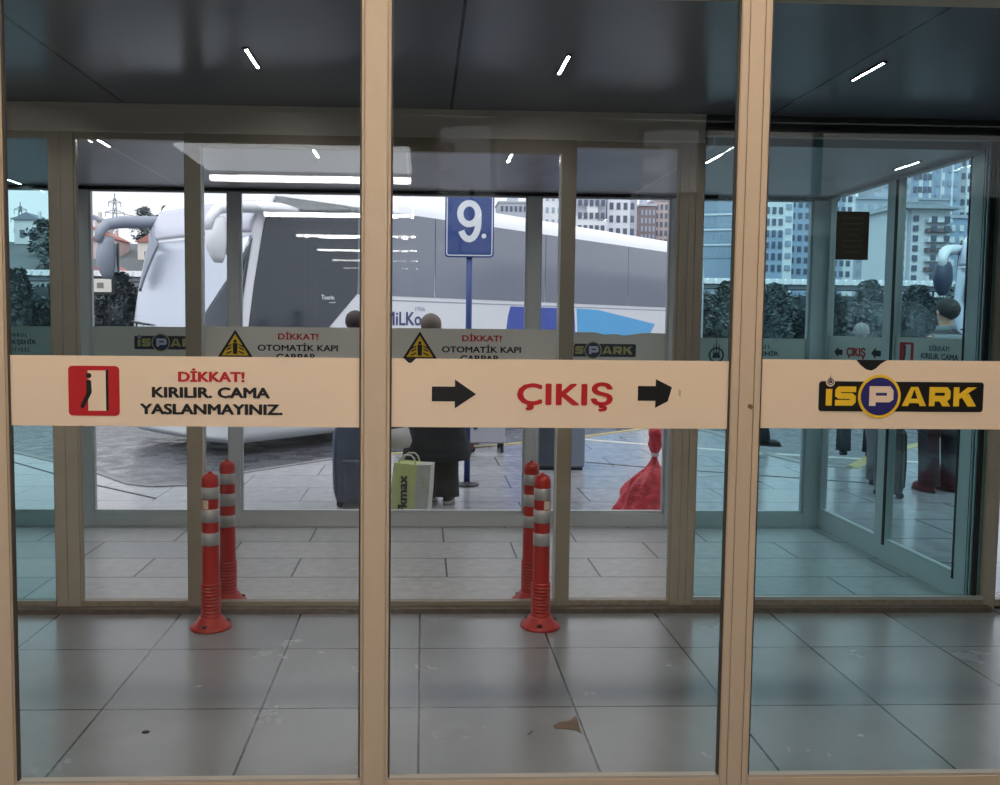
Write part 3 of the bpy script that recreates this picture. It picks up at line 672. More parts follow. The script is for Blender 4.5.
def coach(label, loc, heading, lettered=True):
    t = thing('coach', label, 'bus', loc, heading, group='coaches at the kerb')
    b = MB(); b.loft([bus_ring(h) for h in (.16, .28, .5, .75, 1.0, 1.3, 1.57, 1.8, 2.0, 2.3, 2.6, 2.8, 3.0, 3.15, 3.25, 3.32, 3.38, 3.43, 3.45)])
    b.build('body', M_coach, t, True)
    patch('windscreen', M_wglass, t, -74, 76, lambda s: 1.28, lambda s: 2.64)
    patch('windscreen_dark_reflection', M_cglass, t, -76, -8, lambda s: 1.28, lambda s: 1.32+1.30*(1-s)**.8, off=.02)  # dark patch painting the terminal's reflection on the windscreen
    patch('destination_panel', M_shade, t, -72, 72, 2.68, 3.08)
    patch('bumper', M_coach, t, -88, 88, .19, .62, off=.035)
    for a, c in ((-66, -44), (44, 66)):
        h = patch('headlamp', M_lamp, t, a, c, .40, .60, off=.045, n=6)
    wp = MB(); wp.tube([front_pt(R(12), 1.56, .05), front_pt(R(30), 1.58, .05), front_pt(R(46), 1.60, .05)], .014, 6); wp.tube([front_pt(R(30), 1.58, .06), front_pt(R(28), 1.28, .04)], .012, 6); wp.build('wiper', M_rubber, t)
    def sidepoly(name, pts, m, v=-.006, d=.02, parent=t): return MB().prism(pts, v, v+d, 'y').build(name, m, parent)
    for v0 in (-.006, W-.014):
        sidepoly('door_glass', [(-.165, 1.35), (1.03, 1.35), (1.03, 1.48), (1.60, 2.0), (1.60, 3.14), (.27, 3.14), (.105, 2.80), (-.06, 2.05), (-.135, 1.57)], M_cglass, v0)
        for a, c in ((1.61, 3.12), (3.14, 5.92), (5.94, 8.71), (8.73, 11.9)):
            sidepoly('side_window', [(a, 1.99), (c, 1.99), (c, 3.14), (a, 3.14)], M_sglass, v0)
        sidepoly('belt_moulding', [(1.7, 1.915), (11.9, 1.915), (11.9, 1.935), (1.7, 1.935)], mat('belt_grey', (160, 166, 178), .4), v0+.004)
        for u in (2.75, 8.9):
            vv = .14 if v0 < 1 else W-.14; sg = -1 if v0 < 1 else 1
            a0, a1 = (vv, vv+sg*.16); Mx = Matrix.Translation((u, a0, .5)) @ Matrix.Rotation(R(90), 4, 'X')
            prof = [(.2, -.15), (.44, -.15), (.50, -.11), (.50, .11), (.44, .15), (.2, .15)]
            wh = MB().lathe(prof, 32, Mx).build('wheel', M_tyre, t, False)
            MB().lathe([(.06, -.17), (.24, -.165), (.30, -.155), (.30, .155), (.24, .165), (.06, .17)], 24, Mx).build('rim', M_rim, wh)
    sidepoly('door_seam', [(1.29, .24), (1.305, .24), (1.305, 1.46), (1.29, 1.46)], mat('seam_grey', (110, 114, 122), .5), -.003, .01)
    MB().lathe([(.04, -.02), (.05, 0), (.03, .012)], 14, Matrix.Translation((.55, -.002, .62)) @ Matrix.Rotation(R(90), 4, 'X')).build('side_marker', M_plast, t)
    if lettered:
        sidepoly('blue_sweep', [(4.80, .6), (6.98, .6), (6.84, 1.90), (4.96, 1.90), (4.90, 1.74), (4.84, 1.4)], M_blue, -.004, .008)
        sidepoly('light_blue_sweep', [(7.05, .6), (9.0, .6), (9.62, 1.40), (9.86, 1.64), (7.65, 1.89), (6.92, 1.905)], M_lblue, -.004, .008)
        Mt = Matrix.Identity(4)
        lt = text('lettering', 'KAMiLKoç', M_text, t, 1.74, 2.97, 1.535, 1.772, y=-.006, bold=.012)
        text('small_lettering', '1926', mat('lettering_pale', (150, 154, 190), .5), t, 2.72, 2.92, 1.79, 1.85, y=-.006, bold=.0)
        text('glass_lettering', 'Tourin', M_coach, t, .97, 1.19, 1.905, 1.965, y=-.010, bold=.02)
        text('glass_lettering', 'seyir', M_coach, t, 1.10, 1.22, 1.855, 1.885, y=-.010, bold=.01)
    # mirrors hung from the roof corners on forward arms
    for side in (0, 1):
        v0 = .03 if side == 0 else W-.03; sg = -1 if side == 0 else 1
        m = M_coach if side == 0 else M_plast
        arm = MB(); o = sg*.10
        arm.tube([(.56, v0, 2.98), (.30, v0+o*.6, 2.985), (-.05, v0+o, 2.96), (-.40, v0+o, 2.93), (-.60, v0+o, 2.88), (-.69, v0+o, 2.78), (-.71, v0+o, 2.64)], [.085, .10, .10, .095, .088, .075, .06], 12, flat=.7 if side == 0 else .85)
        am = arm.build('mirror_arm', m, t, True)
        hd = MB(); z0, z1 = (2.28, 2.80) if side == 0 else (2.16, 2.72)
        rings = []
        for k in range(9):
            f = k/8; z = z1+(z0-z1)*f; w = ((.13 if lettered else .19)*math.sin(PI*min(.96, .12+f*.84))**.45); 
            rings.append([(-.59+w*math.cos(2*PI*j/14)-.03*math.sin(f*PI), v0+o+.10*(w/(.13 if lettered else .13))*math.sin(2*PI*j/14), z) for j in range(14)])
        hd.loft(rings); h = hd.build('mirror_head', m, t, True)
        MB().box(-.475, -.46, v0+o-.07, v0+o+.07, z0+.1, z1-.08).build('mirror_glass', M_lamp, h)
        if side == 1:
            patch('mirror_bracket', M_plast, t, 22, 44, lambda q: 2.60-.60*q, lambda q: 2.62+.28*q, off=.03, n=8)
        else:
            MB().tube([(.34, v0, 2.93), (.33, v0-.02, 2.86)], .05, 10).build('arm_mount', M_plast, t)
    return t
coach('white coach with blue sweeps parked nose-in behind the automatic door', (-1.98, 10.39, -.15), .816)
c2 = coach('second coach, only its dark mirror and pale screen edge showing past the side wall', (10.9, 12.8, -.15), .816, False)
for o in kids(c2):
    if o.name.startswith('mirror_arm'): o.data.materials[0] = M_coach
    if o.name.startswith(('mirror_head', 'arm_mount')): o.data.materials[0] = mat('mirror_navy', (52, 60, 84), .4)

# ------------------------------------------------------------------ stop sign, bin, trolley, bags
t = thing('stop_sign', 'blue bay sign with white figure nine on a blue pole', 'sign', (.41, 7.73, 0))
M_sb = mat('sign_blue', (48, 72, 134), .45); M_sw = mat('sign_white', (222, 228, 236), .45)
MB().lathe([(.11, 0), (.11, .012), (.04, .02), (.03, .03)], 24).build('base_plate', M_dark, t)
MB().tube([(0, .02, .02), (0, .02, 2.68)], .028, 14).build('pole', M_sb, t, True)
pn = MB().prism(rrect(-.222, .215, 2.06, 2.68, .03), -.025, .012, 'y').build('panel', M_sb, t)
bd = MB(); bd.stroke(rrect(-.205, .198, 2.077, 2.663, .02), .009, -.0262, closed=True); bd.build('border_line', M_sw, pn)
nb = MB(); tail = [(-.008+.082*math.cos(R(a)), 2.375+.155*math.sin(R(a))) for a in range(-148, 1, 8)]+[(.074, 2.44), (.0735, 2.47)]
nb.stroke(tail, .056, -.0272); nb.stroke([(-.008+.080*math.cos(R(a)), 2.445+.092*math.sin(R(a))) for a in range(0, 360, 10)], .056, -.0272, closed=True)
nb.build('number', M_sw, pn)
MB().prism(circ(.125, 2.25, .022, 14), -.0272, -.0262, 'y').build('full_stop', M_sw, pn)
MB().box(-.03, .03, -.002, .06, 2.15, 2.18).box(-.03, .03, -.002, .06, 2.52, 2.55).build('clamp', M_dark, t)

t = thing('litter_bin', 'dark slate litter bin standing on the wet pavement behind the door stile', 'bin', (1.37, 8.72, 0))
M_bin = mat('bin_slate', (58, 66, 78), .5, var=.1); M_binl = mat('bin_light_slate', (112, 122, 138), .45)
MB().cbox(-.27, .12, -.2, .2, .03, .86, .02).build('body', M_bin, t); MB().cbox(.12, .27, -.2, .2, .03, .86, .02).build('side_panel', M_binl, t)
MB().cbox(-.29, .29, -.22, .22, .86, .93, .025).build('lid', M_bin, t); MB().box(-.22, .08, -.205, -.19, .62, .76).build('opening', M_black, t)
MB().box(-.25, .25, -.18, .18, 0, .03).build('plinth', M_dark, t)

t = thing('luggage_trolley', 'grey boxy luggage trolley near the bay sign pole', 'trolley', (.72, 9.9, 0))
M_tr = mat('trolley_grey', (160, 162, 172), .5, var=.06)
MB().cbox(-.22, .22, -.25, .25, .11, .82, .02).build('box', M_tr, t); MB().cbox(-.24, .24, -.27, .27, .82, .86, .015).build('lid', M_tr, t)
MB().prism(circ(-.12, .30, .028, 16), -.262, -.249, 'y').build('lock', M_dark, t)
for x, y in ((-.15, -.2), (-.15, .2)):
    MB().tube([(x-.06, y, .11), (x+.08, y, .11)], .02, 8).tube([(x, y, .11), (x, y, .03)], .018, 8).build('caster_fork', mat('rust_red', (120, 62, 54), .6), t)
    MB().lathe([(.01, -.015), (.035, -.015), (.035, .015), (.01, .015)], 14, Matrix.Translation((x, y, .035)) @ Matrix.Rotation(R(90), 4, 'X')).build('wheel', M_tyre, t)
for y in (-.2, .2): MB().tube([(.19, y, .14), (.19, y, .0)], .02, 10).build('leg', M_dark, t)

# red rubbish bag
t = thing('rubbish_bag', 'knotted translucent red rubbish bag leaning at the outer glazing', 'bag', (1.79, 6.60, 0))
M_bag = mat('red_plastic', (214, 58, 74), .3, var=.5, scale=22, bump=.9)
for n_ in M_bag.node_tree.nodes:
    if n_.type == 'BSDF_PRINCIPLED': n_.inputs['Subsurface Weight'].default_value = .2; n_.inputs['Subsurface Radius'].default_value = (.2, .05, .05)
def crinkle(a, z):
    return 1+(.05*math.sin(7*a+z*11)+.05*math.sin(13*a-z*9))*min(1, .3+z*3)+.16*noise.noise(Vector((math.cos(a)*2.2, math.sin(a)*2.2, z*8)))+.06*noise.noise(Vector((math.cos(a)*7, math.sin(a)*7, z*22)))
b = MB(); prof = [(.02, 0), (.30, .002), (.325, .015), (.305, .045), (.275, .09), (.262, .13), (.25, .17), (.225, .215), (.195, .255), (.165, .29), (.125, .32), (.085, .35), (.058, .385), (.036, .42), (.024, .452)]
v = []; f = []; seg = 72
for (r, z) in prof:
    for j in range(seg):
        a = 2*PI*j/seg; rr = r*crinkle(a, z); v.append((rr*math.cos(a)*(.95 if math.cos(a) < 0 else .62)+.03, rr*math.sin(a)*.72, z))
for i in range(len(prof)-1):
    for j in range(seg): f.append((i*seg+j, i*seg+(j+1) % seg, (i+1)*seg+(j+1) % seg, (i+1)*seg+j))
f.append(tuple(range(seg-1, -1, -1))); b.add(v, f); b.build('body', M_bag, t, True)
MB().lathe([(.026, .448), (.034, .452), (.034, .470), (.026, .476)], 16, cx=.03).build('tie', mat('white_tie', (226, 214, 220), .5), t)
MB().lathe([(.024, .470), (.036, .50), (.05, .54), (.046, .58), (.055, .62), (.048, .66), (.03, .675)], 30, cx=.03, fn=lambda a, z: 1+.18*math.sin(4*a+z*30)).build('neck', M_bag, t, True)

# tote bag
t = thing('tote_bag', 'yellow-green tote bag with sideways dark lettering at the standing person\'s feet', 'bag', (-.10, 6.62, 0), R(-14))
M_tg = mat('tote_green', (216, 226, 150), .6, var=.12, scale=12, bump=.2); M_ts = mat('tote_grey', (206, 210, 200), .55, var=.2, scale=14, bump=.2)
MB().loft([[(-.11, -.10, 0), (.07, -.10, 0), (.07, .10, 0), (-.11, .10, 0)], [(-.115, -.105, .2), (.075, -.105, .2), (.075, .105, .2), (-.115, .105, .2)], [(-.10, -.085, .395), (.085, -.085, .385), (.085, .085, .385), (-.10, .085, .395)]]).build('front_panel', M_tg, t)
sd = MB().loft([[(.071, -.102, 0), (.16, -.06, 0), (.16, .09, 0), (.071, .10, 0)], [(.077, -.107, .2), (.175, -.06, .2), (.175, .09, .2), (.077, .105, .2)], [(.087, -.087, .385), (.185, -.05, .385), (.185, .08, .385), (.087, .085, .385)]]).build('gusset', M_ts, t)
lm = text('lettering', 'Fkmax', mat('tote_print', (44, 54, 40), .6), t, 0, .30, 0, .075, y=-.1085, bold=.03, M=Matrix.Translation((.015, -.002, .005)) @ Matrix.Rotation(R(-90), 4, 'Y'))
rg = MB(); rg.stroke(circ(.126, .25, .034, 24), .010, -.085, closed=True, d=.003); rg.prism(circ(.126, .25, .018, 16), -.086, -.083, 'y'); rg.build('round_print', mat('tote_ring', (206, 210, 172), .6), t)
for y in (-.06, .06): MB().tube([(-.07, y, .39), (-.05, y, .43), (-.02, y, .455), (.03, y, .455), (.055, y, .43), (.07, y, .38)], .007, 8).build('handle', M_ts, t, True)
t = thing('carrier_bag', 'pale crumpled carrier bag held above the green tote bag', 'bag', (-.20, 6.735, .475), R(10))
MB().loft([[(-.09, -.05, 0), (.09, -.06, .02), (.09, .05, .02), (-.09, .05, 0)], [(-.11, -.07, .06), (.11, -.07, .07), (.11, .06, .07), (-.11, .06, .06)], [(-.08, -.03, .15), (.09, -.03, .17), (.09, .03, .17), (-.08, .03, .15)]]).build('body', mat('pale_bag', (186, 186, 182), .5, var=.15, bump=.3), t, True)
MB().tube([(-.06, 0, .15), (-.02, .0, .26), (.05, 0, .30), (.07, 0, .17)], .006, 8).build('handle', mat('pale_bag', (186, 186, 182)), t, True)

# navy soft suitcase
def suitcase(name, label, loc, rz, w, d, h, m, trim, ribs=False):
    t = thing(name, label, 'suitcase', loc, rz)
    b = MB(); rings = []
    for k in range(13):
        f = k/12; z = .04+(h-.04)*f; g = 1-.16*abs(2*f-1)**5
        if f > .9: g = .80
        rings.append([(w/2*g*math.copysign(abs(math.cos(a))**.5, math.cos(a)), d/2*g*math.copysign(abs(math.sin(a))**.5, math.sin(a)), z) for a in [2*PI*j/28 for j in range(28)]])
    b.loft(rings); b.build('body', m, t, True)
    MB().tube([(-w*.44, -d*.38, .10), (-w*.47, -d*.40, h*.5), (-w*.44, -d*.38, h*.9), (-w*.36, -d*.40, h*.97), (w*.36, -d*.40, h*.97), (w*.44, -d*.38, h*.9), (w*.47, -d*.40, h*.5), (w*.44, -d*.38, .10)], .008, 8).build('piping', trim, t, True)
    if ribs:
        for i in range(7):
            x = -w*.36+i*w*.12; MB().cbox(x-.008, x+.008, -d/2-.008, -d/2+.02, .08, h*.92, .003).build('rib', m, t)
    else: MB().cbox(-w*.30, w*.30, -d/2-.018, -d/2+.03, .12, h*.55, .012).build('pocket', m, t)
    for x in (-w*.35, w*.35):
        for y in (-d*.28, d*.28): MB().lathe([(.008, -.012), (.028, -.012), (.028, .012), (.008, .012)], 12, Matrix.Translation((x, y, .028)) @ Matrix.Rotation(R(90), 4, 'X')).build('wheel', M_tyre, t)
    MB().tube([(-w*.2, d*.2, h-.01), (-w*.2, d*.2, h+.28), (w*.2, d*.2, h+.28), (w*.2, d*.2, h-.01)], .009, 8).build('handle', M_dark, t)
    return t
suitcase('suitcase', 'navy soft suitcase standing by the outer glazing, partly behind the beige mullion', (-.52, 6.88, 0), R(6), .40, .25, .70, mat('navy_fabric', (70, 84, 114), .7, var=.25, scale=16, bump=.2), mat('piping_blue', (104, 118, 146), .5))
suitcase('suitcase', 'grey-brown ribbed suitcase beside the dark-haired person past the side wall', (4.06, 7.25, 0), R(-20), .24, .2, .62, mat('taupe_shell', (72, 68, 68), .5), M_dark, True)

# ------------------------------------------------------------------ people
M_skin = mat('skin', (206, 164, 140), .55)
def skinned(name, nodes, edges, m, parent, root, sub=1):
    me = bpy.data.meshes.new(name); me.from_pydata([n[0] for n in nodes], edges, []); me.materials.append(m)
    o = bpy.data.objects.new(name, me); C.objects.link(o); o.parent = parent
    md = o.modifiers.new('skin', 'SKIN'); md.use_smooth_shade = True
    for i, n in enumerate(nodes):
        r = n[1] if isinstance(n[1], tuple) else (n[1], n[1])
        me.skin_vertices[0].data[i].radius = r; me.skin_vertices[0].data[i].use_root = (i == root)
    sb = o.modifiers.new('sub', 'SUBSURF'); sb.levels = sub; sb.render_levels = sub
    return o
def person(label, loc, rz, H=1.70, top=(40, 42, 48), legs=(30, 30, 34), shoe=(30, 28, 28), hair=(50, 42, 38), hem=.82, stride=.0, spread=.10, collar=None, bulk=1.0, armbend=.12, sole=(40, 40, 42), head_only_hair=.0, wide=0., flare=0., legbulk=1.0, tilt=0.):
    t = thing('person', label, 'person', loc, rz); s = H/1.75; t.rotation_euler[1] = tilt
    nd = []; ed = []; ix = {}
    def add(k, p, r, par=None):
        ix[k] = len(nd); nd.append((tuple(c*s for c in p), tuple(x*s for x in r) if isinstance(r, tuple) else r*s))
        if par is not None: ed.append((ix[par], ix[k]))
    add('pel', (0, 0, .95), (.13, .10)); add('spi', (0, .0, 1.12), (.12, .09), 'pel'); add('che', (0, .01, 1.32), (.15, .10), 'spi')
    add('nec', (0, .01, 1.47), .055, 'che'); add('nk2', (0, 0, 1.53), .052, 'nec'); add('jaw', (0, -.012, 1.60), (.07, .078), 'nk2'); add('hea', (0, -.005, 1.67), (.078, .094), 'jaw'); add('cro', (0, .005, 1.73), (.05, .06), 'hea')
    P = {}
    for sg, n in ((-1, 'a'), (1, 'b')):
        st = stride*sg
        P[n] = dict(hip=(sg*.095, 0, .90), kn=(sg*(spread+.005), -st*.5-.01, .49), an=(sg*(spread+wide), -st+.015, .09), toe=(sg*(spread+.02+wide), -st-.12, .04),
                    sh=(sg*.185, .01, 1.41), el=(sg*.245, .03, 1.13), wr=(sg*.255, -armbend, .90), pa=(sg*.252, -armbend-.02, .84))
        q = P[n]
        add('hip'+n, q['hip'], .085, 'pel'); add('kn'+n, q['kn'], .055, 'hip'+n); add('an'+n, q['an'], .04, 'kn'+n); add('toe'+n, q['toe'], .035, 'an'+n)
        add('sh'+n, q['sh'], .06, 'che'); add('el'+n, q['el'], .042, 'sh'+n); add('wr'+n, q['wr'], .03, 'el'+n); add('pa'+n, q['pa'], (.036, .018), 'wr'+n)
        for k, (dy, L) in enumerate(((-.030, .062), (-.010, .072), (.010, .068), (.028, .052))):
            b0 = (q['pa'][0], q['pa'][1]+dy, q['pa'][2]-.045); b1 = (b0[0]-sg*.008, b0[1]-.004, b0[2]-L*.55); b2 = (b1[0]-sg*.016, b1[1]-.006, b1[2]-L*.42)
            add('f%s%d' % (n, k), b0, .009, 'pa'+n); add('g%s%d' % (n, k), b1, .0085, 'f%s%d' % (n, k)); add('h%s%d' % (n, k), b2, .0075, 'g%s%d' % (n, k))
        t0 = (q['pa'][0]-sg*.01, q['pa'][1]-.042, q['pa'][2]-.0); t1 = (t0[0]-sg*.012, t0[1]-.016, t0[2]-.035); add('t'+n, t0, .010, 'pa'+n); add('u'+n, t1, .008, 't'+n)
    body = skinned('body', nd, ed, M_skin, t, 0)
    hm = mat('hair_%d_%d_%d' % hair, hair, .7, var=.3, scale=60)
    # face
    fb = MB(); fb.ell((0, -.100*s, 1.645*s), (.012*s, .016*s, .022*s), 10, 8); fb.build('nose', M_skin, t, True)
    for sg in (-1, 1):
        MB().ell((sg*.032*s, -.086*s, 1.668*s), (.011*s, .008*s, .007*s), 10, 8).build('eye', M_white_warm, t, True)
        MB().ell((sg*.088*s, .0, 1.652*s), (.012*s, .02*s, .03*s), 10, 8).build('ear', M_skin, t, True)
    MB().ell((0, -.088*s, 1.61*s), (.024*s, .008*s, .006*s), 10, 6).build('mouth', mat('lips', (160, 96, 88), .5), t, True)
    hb = MB(); v = []; f = []; seg, rg = 24, 12
    for i in range(rg+1):
        for j in range(seg):
            a = 2*PI*j/seg; back = (math.sin(a)+1)/2; lo = -.05-.85*back**1.2-head_only_hair
            el = PI/2+(math.asin(max(-1, lo))-PI/2)*i/rg; rr = math.cos(el)
            k = 1+.03*noise.noise(Vector((math.cos(a)*6*rr, math.sin(a)*6*rr, el*6)))
            v.append((.098*s*rr*math.cos(a)*k, (.108*rr*math.sin(a)*k+.012)*s, (1.675+.102*math.sin(el)*k)*s))
    for i in range(rg):
        for j in range(seg): f.append((i*seg+j, i*seg+(j+1) % seg, (i+1)*seg+(j+1) % seg, (i+1)*seg+j))
    hb.add(v, f); hb.build('hair', hm, t, True)
    # trousers, coat and shoes
    tm = mat('cloth_%d_%d_%d' % legs, legs, .85, var=.25, scale=18, bump=.2); jm = mat('cloth_%d_%d_%d' % top, top, .8, var=.3, scale=14, bump=.35)
    def ring(c, rx, ry, n=20): return [(c[0]*s+rx*s*math.cos(2*PI*j/n), c[1]*s+ry*s*math.sin(2*PI*j/n), c[2]*s) for j in range(n)]
    tr = MB(); tr.loft([ring((0, .005, .84), .165*bulk, .13*bulk), ring((0, .005, .94), .175*bulk, .135*bulk), ring((0, 0, 1.06), .155*bulk, .12*bulk)])
    for n in 'ab':
        q = P[n]; h, kn, an = (Vector(q[k]) for k in ('hip', 'kn', 'an'))
        pts = [h+Vector((0, 0, .02)), h.lerp(kn, .5), kn, kn.lerp(an, .5), an+Vector((0, 0, -.03))]
        tr.tube([p*s for p in pts], [r*s*bulk*legbulk for r in (.098, .092, .080, .078, .082)], 14)
    tr.build('trousers', tm, t, True)
    jk = MB(); hb_ = [(hem, .19+flare, .15+flare*.5), (hem+.06, .205+flare, .16+flare*.5), (1.05, .185, .145), (1.22, .20, .15), (1.36, .215, .14), (1.43, .17, .11), (1.475, .085, .08), (1.50, .075, .075)]
    jk.loft([ring((0, .005, z), a*bulk+.02*math.sin(i*2.4)*.5, c*bulk) for i, (z, a, c) in enumerate(hb_)])
    for n in 'ab':
        q = P[n]; a, e, w = (Vector(q[k]) for k in ('sh', 'el', 'wr'))
        pts = [a+Vector((0, 0, .0)), a.lerp(e, .5), e, e.lerp(w, .5), w]
        jk.tube([p*s for p in pts], [r*s*bulk for r in (.082, .078, .070, .064, .056)], 14)
    jk.build('jacket', jm, t, True)
    if collar:
        cb = MB(); cb.loft([ring((0, .0, 1.47), .10, .09), ring((0, .01, 1.53), .078, .078)]); cb.loft([ring((0, .02, 1.39), .205*bulk, .135*bulk), ring((0, .02, 1.45), .15, .105)]); cb.build('collar', mat('cloth_%d_%d_%d' % collar, collar, .8), t, True)
    sm = mat('shoe_%d_%d_%d' % shoe, shoe, .5); so = mat('sole_%d_%d_%d' % sole, sole, .6)
    for n, sg in (('a', -1), ('b', 1)):
        q = P[n]; x, y = q['an'][0]*s, q['an'][1]*s
        sh = MB(); sh.loft([[(x+rx*s*math.cos(2*PI*j/16), y+(-.07+ry*math.sin(2*PI*j/16))*s, z*s) for j in range(16)] for z, rx, ry in ((.022, .048, .135), (.05, .05, .13), (.075, .045, .10), (.09, .035, .06))]); so_ = sh.build('shoe', sm, t, True)
        sl = MB(); sl.loft([[(x+.052*s*math.cos(2*PI*j/16), y+(-.07+.142*math.sin(2*PI*j/16))*s, z*s) for j in range(16)] for z in (.0, .024)]); sl.build('sole', so, so_)
    return t
person('person in a dark padded jacket and black trousers standing with bags, back turned', (.145, 7.02, 0), PI-.25, 1.53, (36, 40, 48), (32, 34, 34), (44, 44, 46), (112, 98, 90), hem=.40, flare=.08, bulk=1.15, stride=.06, spread=.095, legbulk=1.22, tilt=R(3.2), sole=(196, 194, 190))
person('dark-haired person mostly behind the beige mullion, beside the navy suitcase', (-.585, 7.45, 0), PI-.1, 1.55, (58, 60, 74), (40, 42, 50), hair=(58, 48, 48), hem=.80, spread=.07)
person('grey-haired person in dark clothes walking off near the painted kerb', (4.98, 9.60, 0), PI-.5, 1.50, (40, 44, 52), (30, 34, 44), hair=(128, 128, 128), hem=.62, spread=.16, bulk=1.15, head_only_hair=-.05)
person('person in grey trousers standing behind the side wall mullion', (4.27, 7.82, 0), PI-.6, 1.36, (84, 80, 82), (116, 112, 116), hair=(60, 54, 50), hem=.86, spread=.05, shoe=(22, 22, 24))
person('dark-haired person with pale collar and dark clothes behind the side wall', (4.66, 7.50, 0), PI+.15, 1.71, (46, 42, 50), (48, 42, 50), (106, 54, 54), (34, 32, 34), hem=.55, bulk=1.12, spread=.115, collar=(112, 120, 126))
person('person with only one dark shoe showing beside the wide beige mullion', (4.03, 10.35, 0), R(62), 1.66, (44, 46, 54), (36, 38, 46), hair=(44, 38, 36), stride=.18, shoe=(24, 24, 28))

# ------------------------------------------------------------------ canopy, hedge trees, small board
t = thing('long_canopy', 'long low canopy with white corrugated edge above the hedge trees', 'canopy', (6, 49.2, -.15))
rf = MB(); n = 260
for i in range(n):
    x = -62+i*.5; rf.prism([(x, 3.98), (x+.34, 3.98), (x+.5, 4.30), (x+.16, 4.30)], -.9, 1.2, 'y')
rf.box(-62, 68, -.85, 1.2, 4.0, 4.22); rf.build('roof_sheet', mat('canopy_white', (238, 240, 246), .5), t)
MB().box(-62, 68, -.75, .9, 3.72, 3.98).build('gutter', mat('gutter_grey', (112, 120, 130), .5), t)
for i in range(14): MB().tube([(-60+i*9.3, 0, 0), (-60+i*9.3, 0, 3.75)], .06, 8).build('post', mat('post_pale', (150, 156, 162), .5), t)
M_leaf1 = mat('hedge_leaf', (84, 96, 98), .6, var=.6, scale=2.5); M_leaf2 = mat('hedge_leaf_dark', (70, 82, 88), .6, var=.6, scale=2.5)
M_bark = mat('bark', (74, 66, 60), .9)
def tree(name, label, loc, h, r, nl, m, z0=.15, ls=.16, group=None, cat='tree', dense=False):
    t = thing(name, label, cat, loc, random.random()*6, group)
    tk = MB(); tk.tube([(0, 0, 0), (.03, .02, h*.4), (0, .03, h*.85)], [.08, .06, .02], 8)
    for k in range(7):
        a = k*2.4; z = h*(.2+.09*k); tk.tube([(0, 0, z), (math.cos(a)*r*.6, math.sin(a)*r*.6, z+h*.12)], [.03, .008], 6)
    tk.build('trunk', M_bark, t)
    b = MB(); v = []; f = []
    for i in range(nl):
        a = random.random()*2*PI; q = random.random(); z = h*(z0+(1-z0)*q)
        rr = r*(math.sin(PI*min(1, .16+q*.80))**.6)*(random.random()**.4)*(.8+.3*math.sin(a*3+q*9))
        if dense: rr = max(rr, r*.62*math.sin(PI*min(1, .16+q*.80))**.6)
        c = Vector((rr*math.cos(a), rr*math.sin(a), z)); u = Vector((random.uniform(-1, 1), random.uniform(-1, 1), random.uniform(-.6, .6))).normalized(); w = u.orthogonal().normalized()
        L = ls*random.uniform(.6, 1.3); o = len(v)
        v += [c-u*L, c+w*L*.5, c+u*L, c-w*L*.5]; f.append((o, o+1, o+2, o+3))
    b.add(v, f)
    if dense:
        rings = []
        for k in range(10):
            q = k/9; rings.append([((r*.72*math.sin(PI*min(1, .16+q*.80))**.6*(.85+.25*noise.noise(Vector((j*.9, k*.7, h)))))*math.cos(2*PI*j/14), (r*.72*math.sin(PI*min(1, .16+q*.80))**.6*(.85+.25*noise.noise(Vector((j*.9, k*.7, h)))))*math.sin(2*PI*j/14), h*(z0+(.97-z0)*q)) for j in range(14)])
        b.loft(rings)
    b.build('foliage', m, t)
    return t
hx = [-24.4, -22, -19.6, -17.2, -14.8, -12.4, -10, 12.8, 15.2, 17.6, 20, 22.4, 24.8, 27.2, 29.6]
spots = ['furthest out past the tinted end pane', 'behind the tinted end pane', 'under the pylon', 'under the coach mirror', 'behind the coach nose', 'hidden behind the coach roof', 'behind the coach windscreen', 'beside the coach rear end', 'just beside the wide beige mullion', 'behind the municipal strip', 'behind the glazed corner', 'over the grey-haired person', 'behind the side mullion', 'behind the dark-haired head', 'beside the second coach mirror']
for x, sp in zip(hx, spots):
    tree('hedge_tree', 'dark evergreen hedge tree ' + sp, (x, 42.5+random.uniform(-.1, .1), -.15), random.uniform(3.7, 4.0), 1.08, 2200, random.choice([M_leaf1, M_leaf2]), z0=.02, ls=.13, dense=True, group='hedge trees below the canopy')
for i, x in enumerate([-23.2, -20.8, -18.4, -16, -13.6, -11.2, 14, 16.4, 18.8, 21.2, 23.6, 26, 28.4]):
    tree('hedge_tree', 'dark evergreen hedge tree of the rear row ' + spots[i if i < 6 else i+1].replace('furthest out past', 'filling the gap past').replace('behind', 'further behind').replace('under', 'further back under'), (x, 44.9, -.15), 3.75, 1.08, 1500, M_leaf2, z0=.02, ls=.14, dense=True, group='hedge trees below the canopy')
hw = thing('hedge', 'long dense dark hedge running behind the hedge trees under the canopy', 'hedge', (2, 47.05, -.15), kind='stuff')
b = MB(); v = []; f = []
for i in range(9000):
    c = Vector((random.uniform(-34, 34), random.choice((-.5, .5, 0))+random.uniform(-.08, .08), random.uniform(.05, 3.45+.15*math.sin(i)))); a = Vector((random.uniform(-1, 1), random.uniform(-.4, .4), random.uniform(-1, 1))).normalized(); w_ = a.orthogonal().normalized(); o = len(v)
    v += [c-a*.2, c+w_*.11, c+a*.2, c-w_*.11]; f.append((o, o+1, o+2, o+3))
b.add(v, f); b.box(-34, 34, -.38, .38, 0, 3.3); b.build('foliage', M_leaf2, hw)
t = thing('bay_board', 'small pale framed board standing before the hedge below the coach mirror', 'board', (-14.9, 40.4, -.15))
MB().box(-.62, .62, -.05, .05, 2.75, 3.6).build('frame', M_dark, t); MB().box(-.5, .5, -.07, -.05, 2.87, 3.48).build('panel', mat('board_pale', (206, 204, 196), .5), t)
